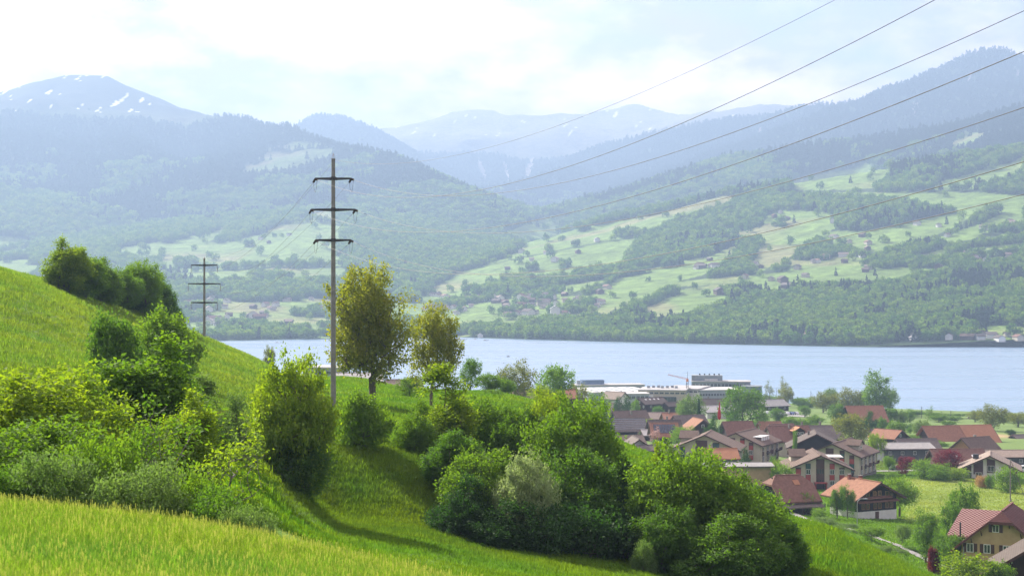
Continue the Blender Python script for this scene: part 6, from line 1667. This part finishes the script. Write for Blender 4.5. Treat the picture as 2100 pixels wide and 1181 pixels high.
# right thicket
rg = dict(name='bush', cat='bush', group='bushes of the right thicket')
P('broad_a', 'big round bright green bush in the centre right foreground', 1400, 906, 90, 235, M_SPRING, **rg)
P('broad_b', 'large dense bush right of the big round one', 1495, 935, 89, 220, M_SPRING, **rg)
P('spire_a', 'thin yellow-green top sticking out left of the big round bush', 1350, 898, 96, 60, M_LIME, **rg)
P('broad_c', 'mid green bush at the right end of the right thicket', 1575, 985, 92, 150, M_MID, **rg)
P('broad_c', 'dark green bush in the lower middle of the right thicket', 1500, 1040, 84, 220, M_MID, **rg)
P('broad_b', 'dark green bush at the lower right corner of the right thicket', 1590, 1060, 88, 140, M_MID, **rg)
P('broad_a', 'dark green bush at the lower left of the right thicket', 1370, 1030, 86, 150, M_MID, **rg)
vg = random.Random(21)
spots = [(1345, 905, 470, 26, 'bush in the yard between solar roof house and apartment'), (1405, 895, 500, 22, 'bush behind the low apartment'), (1560, 900, 520, 24, 'garden bush between the middle apartment and the red roofs'), (1585, 940, 450, 18, 'garden bush between two apartments'), (1640, 930, 470, 20, 'bush at the corner of the black chalet'), (1760, 915, 520, 24, 'bush left of the grey modern house'), (1790, 905, 540, 22, 'bush behind the grey modern house'), (1830, 970, 425, 26, 'low bush on the embankment beside the dark-based apartment'), (1800, 985, 410, 24, 'small bush at the foot of the dark-based apartment'), (1985, 950, 470, 22, 'bush left of the white house chimney side'), (1690, 905, 540, 26, 'bush behind the front apartment'), (1245, 870, 600, 24, 'bush left of the metal strip roof'), (1375, 870, 590, 22, 'bush right of the solar roof'), (1540, 880, 560, 22, 'bush right of the red-brown tile roof'), (2085, 940, 500, 20, 'bush beside the van'), (1350, 835, 740, 26, 'bush below the chalet'), (1400, 830, 740, 24, 'bush left of the pale willow-like tree'), (1500, 845, 680, 30, 'bush left of the very large round tree'), (1545, 865, 620, 26, 'bush right of the very large round tree')]
for i, (px, yt, D, w, lab) in enumerate(spots):
    P('hedge', 'small green ' + lab, px, yt, D, w, (M_MID, M_SPRING, M_DARK)[i % 3], name='bush', cat='bush', group='garden hedges and bushes of the village')
for px, yt, D, w, m_, lab in ((1862, 850, 800, 34, M_SPRING, 'broad low tree below the thin lawn tree'), (1882, 842, 830, 28, M_MID, 'dark tree right of the thin lawn tree'), (1918, 846, 820, 30, M_SPRING, 'light tree between the two railway masts, left'), (1934, 850, 800, 26, M_GREY, 'grey tree between the two railway masts, right'), (1970, 848, 850, 30, M_SPRING, 'light tree behind the lakeside dormer house'), (2060, 852, 790, 36, M_SPRING, 'light tree right of the big lakeside tree'), (1640, 815, 900, 34, M_SPRING, 'light tree left of the left railway mast'), (1768, 808, 860, 34, M_MID, 'mid green tree left of the tallest lake tree'), (1860, 868, 680, 30, M_MID, 'round tree on the lawn above the tan field'), (1945, 862, 720, 28, M_SPRING, 'small light tree behind the barn ridge')):
    P('round_b', lab, px, yt, D, w, m_)
for i, (px, D, lab) in enumerate(((1556, 752, 'white car left of all others in the car park'), (1600, 768, 'pale car in the second row of the car park'), (1606, 752, 'white car near the pergola in the car park'), (1584, 776, 'silver car in the front row of the car park'), (1571, 778, 'light car in the front row of the car park, left'))):
    car(CAR, lab, px, D, 70 + i * 9, ((0.7, 0.7, 0.7), (0.6, 0.6, 0.62))[i % 2], G_)
car(CAR, 'dark car on the lane beside the red tree', 1838, 466, 5, (0.08, 0.09, 0.11)); car(CAR, 'red car parked by the middle apartment', 1662, 472, 20, (0.35, 0.04, 0.04))
# trees on the crest of the left slope
cr = dict(group='trees on the crest of the left slope')
for key, px, yt, D, w, m_, lab in (('tall_a', 135, 486, 182, 88, M_LIME, 'tallest crest tree, leftmost, bright top'), ('tall_a', 172, 508, 186, 84, M_SPRING, 'second crest tree from the left'), ('tall_a', 210, 528, 192, 84, M_SPRING, 'third crest tree from the left'),
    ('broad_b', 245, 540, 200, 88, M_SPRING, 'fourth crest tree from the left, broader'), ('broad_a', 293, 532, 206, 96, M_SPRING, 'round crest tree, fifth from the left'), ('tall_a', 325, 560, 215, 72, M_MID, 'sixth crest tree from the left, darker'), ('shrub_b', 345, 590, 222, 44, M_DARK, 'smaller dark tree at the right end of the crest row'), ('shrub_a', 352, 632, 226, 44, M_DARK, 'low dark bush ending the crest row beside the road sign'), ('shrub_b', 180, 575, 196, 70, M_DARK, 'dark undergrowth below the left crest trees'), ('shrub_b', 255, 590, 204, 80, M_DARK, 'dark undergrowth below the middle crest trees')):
    P(key, lab, px, yt, D, w, m_, **cr)
# walnut trees on the terrace
P('walnut', 'large walnut tree with yellow-green spring leaves right behind the power pole', 764, 546, 152, 190, M_WALNUT, name='walnut_tree', rz=0.2)
P('walnut_b', 'smaller walnut tree with yellow-green leaves right of the large one', 884, 634, 168, 108, M_WALNUT, name='walnut_tree', rz=0.4)
for key, px, yt, D, w, m_, lab in (
    ('round_a', 965, 738, 240, 44, M_MID, 'green tree behind the slender young tree'), ('round_b', 1000, 765, 250, 60, M_SPRING, 'bushy light tree right behind the terrace hump'), ('fan_a', 1063, 742, 420, 78, M_OLIVE, 'grey-brown round tree with fine branches, centre'),
    ('round_a', 1137, 754, 400, 78, M_SPRING, 'dense round green tree right of the grey-brown one'), ('round_b', 1183, 788, 480, 44, M_OLIVE, 'olive tree left of the factory hall'), ('round_b', 1030, 775, 270, 50, M_SPRING, 'small bushy tree on the terrace edge'), ('round_a', 840, 775, 200, 60, M_SPRING, 'green bush between the two walnut trunks'),
    ('fan_a', 552, 710, 300, 26, M_OLIVE, 'pale bush beyond the slope crest at the lake'), ('oval_a', 1110, 795, 300, 50, M_LIME, 'light tree top above the centre thicket'),
    ('evergreen', 1268, 812, 680, 24, M_DARK, 'dark twin tree in the village, left one'), ('evergreen', 1287, 812, 682, 26, M_DARK, 'dark twin tree in the village, right one'), ('round_b', 1304, 818, 700, 18, M_SPRING, 'light small tree beside the dark twin trees'),
    ('round_b', 1418, 809, 610, 52, M_GREY, 'pale willow-like tree in front of the white factory wall'), ('conifer', 1433, 817, 600, 13, M_DARK, 'slim dark conifer beside the pale willow-like tree'), ('round_a', 1522, 797, 590, 84, M_MID, 'very large round tree in the middle of the village'),
    ('evergreen', 1463, 848, 480, 38, M_DARK, 'egg-shaped dark green tree left of the flagpole'), ('sparse', 1578, 783, 940, 22, M_OLIVE, 'thin bare tree at the lake beside the office block'), ('sparse', 1612, 776, 950, 26, M_OLIVE, 'bare-topped tree behind the olive round tree'), ('fan_a', 1611, 793, 900, 38, M_OLIVE, 'olive round tree at the lake right of the grey-roofed barn'),
    ('round_b', 1593, 836, 690, 36, M_MID, 'green tree in front of the car park'), ('round_a', 1622, 855, 640, 40, M_SPRING, 'light green bushy tree right of the car park tree'), ('fan_a', 1688, 805, 830, 54, M_OLIVE, 'olive-brown round tree by the lake, left of a pair'), ('fan_a', 1740, 796, 840, 60, M_OLIVE, 'olive-brown round tree by the lake, right of a pair'),
    ('round_b', 1703, 795, 890, 34, M_GREY, 'grey-green tree behind the olive-brown pair'), ('oval_a', 1797, 769, 830, 50, M_SPRING, 'tallest lake tree, broad top, right of the olive pair'), ('round_b', 1826, 795, 835, 34, M_GREY, 'blue-green tree leaning against the tallest lake tree'),
    ('round_a', 1718, 830, 700, 34, M_MID, 'dark green tree left of the faded orange barn'), ('round_a', 1650, 832, 760, 26, M_MID, 'dark tree between car park and olive pair'), ('round_b', 1670, 850, 660, 44, M_SPRING, 'pale green bushy tree below the olive pair'), ('round_b', 1645, 858, 640, 36, M_SPRING, 'small light tree left of the pale bushy tree'), ('evergreen', 1783, 842, 610, 38, M_DARK, 'dense dark tree in front of the faded orange barn'),
    ('round_b', 1808, 855, 620, 28, M_MID, 'mid green tree beside the dense dark tree'), ('round_a', 1746, 852, 545, 74, M_OLIVE, 'golden olive maple in the middle of the village'), ('round_a', 1826, 838, 700, 26, M_MID, 'round tree on the lakeside lawn, first from the left'), ('round_b', 1845, 840, 700, 30, M_GREY, 'grey-green tree on the lakeside lawn'),
    ('poplar', 1866, 838, 740, 16, M_SPRING, 'thin light tree on the lakeside lawn'), ('sparse', 1903, 834, 770, 22, M_SPRING, 'airy young tree right of the middle railway mast'), ('sparse', 1936, 845, 770, 18, M_GREY, 'airy young tree left of the right railway mast'), ('round_b', 1838, 862, 610, 34, M_SPRING, 'light bushy tree on the lawn below the thin tree'),
    ('round_b', 1890, 860, 620, 34, M_GREY, 'grey-green bush-like tree left above the huge orange barn'), ('round_b', 1925, 850, 760, 34, M_SPRING, 'light green tree group behind the barn, left'), ('round_b', 1958, 853, 770, 30, M_SPRING, 'light green tree behind the barn, middle'),
    ('fan_a', 2032, 830, 700, 62, M_OLIVE, 'big olive-green tree behind the right end of the orange barn'), ('fan_a', 2000, 842, 780, 36, M_OLIVE, 'pale tree behind the lakeside dormer house'), ('fan_a', 2088, 845, 740, 52, M_OLIVE, 'olive tree at the right edge by the lake'), ('round_b', 2072, 880, 660, 20, M_DARK, 'small dark bush-tree near the right edge hut'),
    ('orchard', 1798, 888, 500, 32, M_LIME, 'small bright yellow-green tree by the grey modern house'), ('orchard', 1823, 934, 462, 26, M_SPRING, 'young tree beside the cream apartment with dark base'), ('round_a', 1858, 937, 452, 38, M_RED, 'round dark red tree in front of the grey modern house'), ('round_a', 1944, 924, 455, 54, M_RED, 'larger dark red tree left of the white house'),
    ('orchard', 1866, 875, 640, 14, M_MID, 'tiny round tree on the tan field'), ('sparse', 1342, 877, 505, 24, M_PINK, 'pink blossoming tree in front of the solar roof house'), ('evergreen', 1528, 918, 430, 26, M_DARK, 'small dark cone-shaped shrub beside the apartment'),
    ('orchard', 1845, 978, 338, 78, M_SPRING, 'apple tree right of the black farmhouse'), ('droop', 1717, 995, 318, 40, M_MID, 'tall narrow fruit tree left of the street lamp'), ('droop', 1738, 990, 322, 34, M_MID, 'tall narrow fruit tree just left of the black farmhouse'), ('orchard', 1655, 1010, 318, 30, M_SPRING, 'small garden tree left of the trampoline'),
    ('round_b', 1980, 994, 285, 62, M_MID, 'large old fruit tree left of the chequered roof'), ('round_b', 1985, 1060, 262, 60, M_MID, 'lower fruit tree under the large old one'), ('round_b', 1955, 1030, 280, 50, M_MID, 'leafy fruit tree left of the large old one'), ('droop', 1898, 1040, 248, 72, M_MID, 'large drooping grey-green tree in the orchard'), ('droop', 1925, 1085, 238, 40, M_MID, 'second drooping tree right of the first in the orchard'),
    ('orchard', 1786, 1078, 262, 52, M_SPRING, 'small fruit tree at the edge of the slope'), ('orchard', 1850, 1074, 268, 32, M_GREY, 'small grey-green fruit tree by the path'), ('orchard', 1812, 1118, 240, 34, M_GREY, 'low grey-green bush-like fruit tree below the path'), ('round_a', 1955, 1100, 232, 60, M_MID, 'dark leafy tree in front of the yellow house, left'),
    ('shrub_ball', 1915, 1132, 234, 22, M_RED, 'small dark red bush between the orchard trees'), ('round_b', 1985, 1135, 198, 120, M_LIME, 'bright light green tree in the lower right corner'), ('round_b', 2050, 1150, 196, 60, M_SPRING, 'small light tree in front of the dark barn')):
    P(key, lab, px, yt, D, w, m_)
hg = dict(name='hedge', cat='hedge', group='garden hedges and bushes of the village')
for px, yt, D, w, m_, lab in ((1893, 947, 440, 56, M_SPRING, 'light green hedge right of the round red tree'), (1925, 955, 435, 66, M_SPRING, 'long green hedge bush left of the larger red tree'), (1965, 962, 436, 50, M_LIME, 'yellow-green low hedge below the larger red tree'),
    (2068, 964, 408, 50, M_SPRING, 'round hedge bush in front of the white house, right'), (2012, 978, 420, 30, M_REED, 'tawny dry reed clump in the garden'), (2030, 976, 418, 22, M_MID, 'dark garden bush beside the reed clump'), (1606, 957, 398, 44, M_SPRING, 'round-topped hedge right of the ochre garage'), (1590, 949, 420, 22, M_LIME, 'clipped square hedge behind the round-topped hedge'),
    (1630, 893, 470, 14, M_MID, 'small clipped bush behind the apartment roof'), (1400, 880, 500, 60, M_SPRING, 'light bushes below the white house with orange door'), (1870, 893, 590, 30, M_SPRING, 'light garden bush under the huge orange barn'), (1920, 905, 575, 56, M_SPRING, 'leafy bushes in front of the orange barn eaves'), (1325, 862, 600, 34, M_LIME, 'green patch of bushes behind the metal strip roof'),
    (1815, 1040, 336, 14, M_DARK, 'dark bush on the right corner of the black farmhouse'), (1795, 1043, 332, 14, M_DARK, 'dark bush against the white base of the farmhouse'), (1735, 1075, 292, 60, M_GREY, 'grey-green scrub along the path left of the lamp'), (1695, 1062, 296, 60, M_GREY, 'grey-green scrub along the path behind the right thicket'),
    (1765, 1098, 276, 50, M_GREY, 'scrub beside the path right of the lamp'), (1715, 1092, 280, 50, M_SPRING, 'light scrub in front of the path at the slope edge'), (1835, 1125, 255, 50, M_GREY, 'scrub hiding the path below the apple tree'), (1870, 1120, 262, 44, M_MID, 'scrub along the path before the drooping trees'), (1680, 1045, 305, 40, M_SPRING, 'light scrub at the path behind the right thicket'), (1660, 870, 640, 50, M_MID, 'dark bushes behind the grey brown roof'), (1560, 845, 680, 30, M_SPRING, 'bushes left of the car park'), (1740, 860, 690, 60, M_SPRING, 'bushes in front of the faded orange barn'),
    (1900, 872, 690, 60, M_SPRING, 'bushes behind the huge orange barn, left'), (1780, 820, 900, 80, M_SPRING, 'shoreline bushes under the tallest lake tree'), (1655, 818, 920, 60, M_SPRING, 'shoreline bushes left of the olive pair'), (1575, 812, 960, 60, M_SPRING, 'shoreline bushes behind the grey-roofed barn'), (1850, 845, 850, 60, M_SPRING, 'shoreline bushes left of the middle railway mast'),
    (1900, 852, 850, 60, M_SPRING, 'shoreline bushes right of the middle railway mast'), (1950, 855, 850, 50, M_SPRING, 'shoreline bushes left of the lakeside dormer house'), (1720, 822, 900, 60, M_MID, 'shoreline bushes behind the olive pair'), (2060, 868, 830, 60, M_MID, 'shoreline bushes at the right edge'), (1010, 800, 210, 60, M_SPRING, 'bushes at the right end of the terrace hump'), (1220, 815, 560, 60, M_MID, 'bushes below the factory hall, left'), (1740, 900, 560, 40, M_MID, 'bushes under the golden olive maple')):
    P('hedge', lab, px, yt, D, w, m_, **hg)
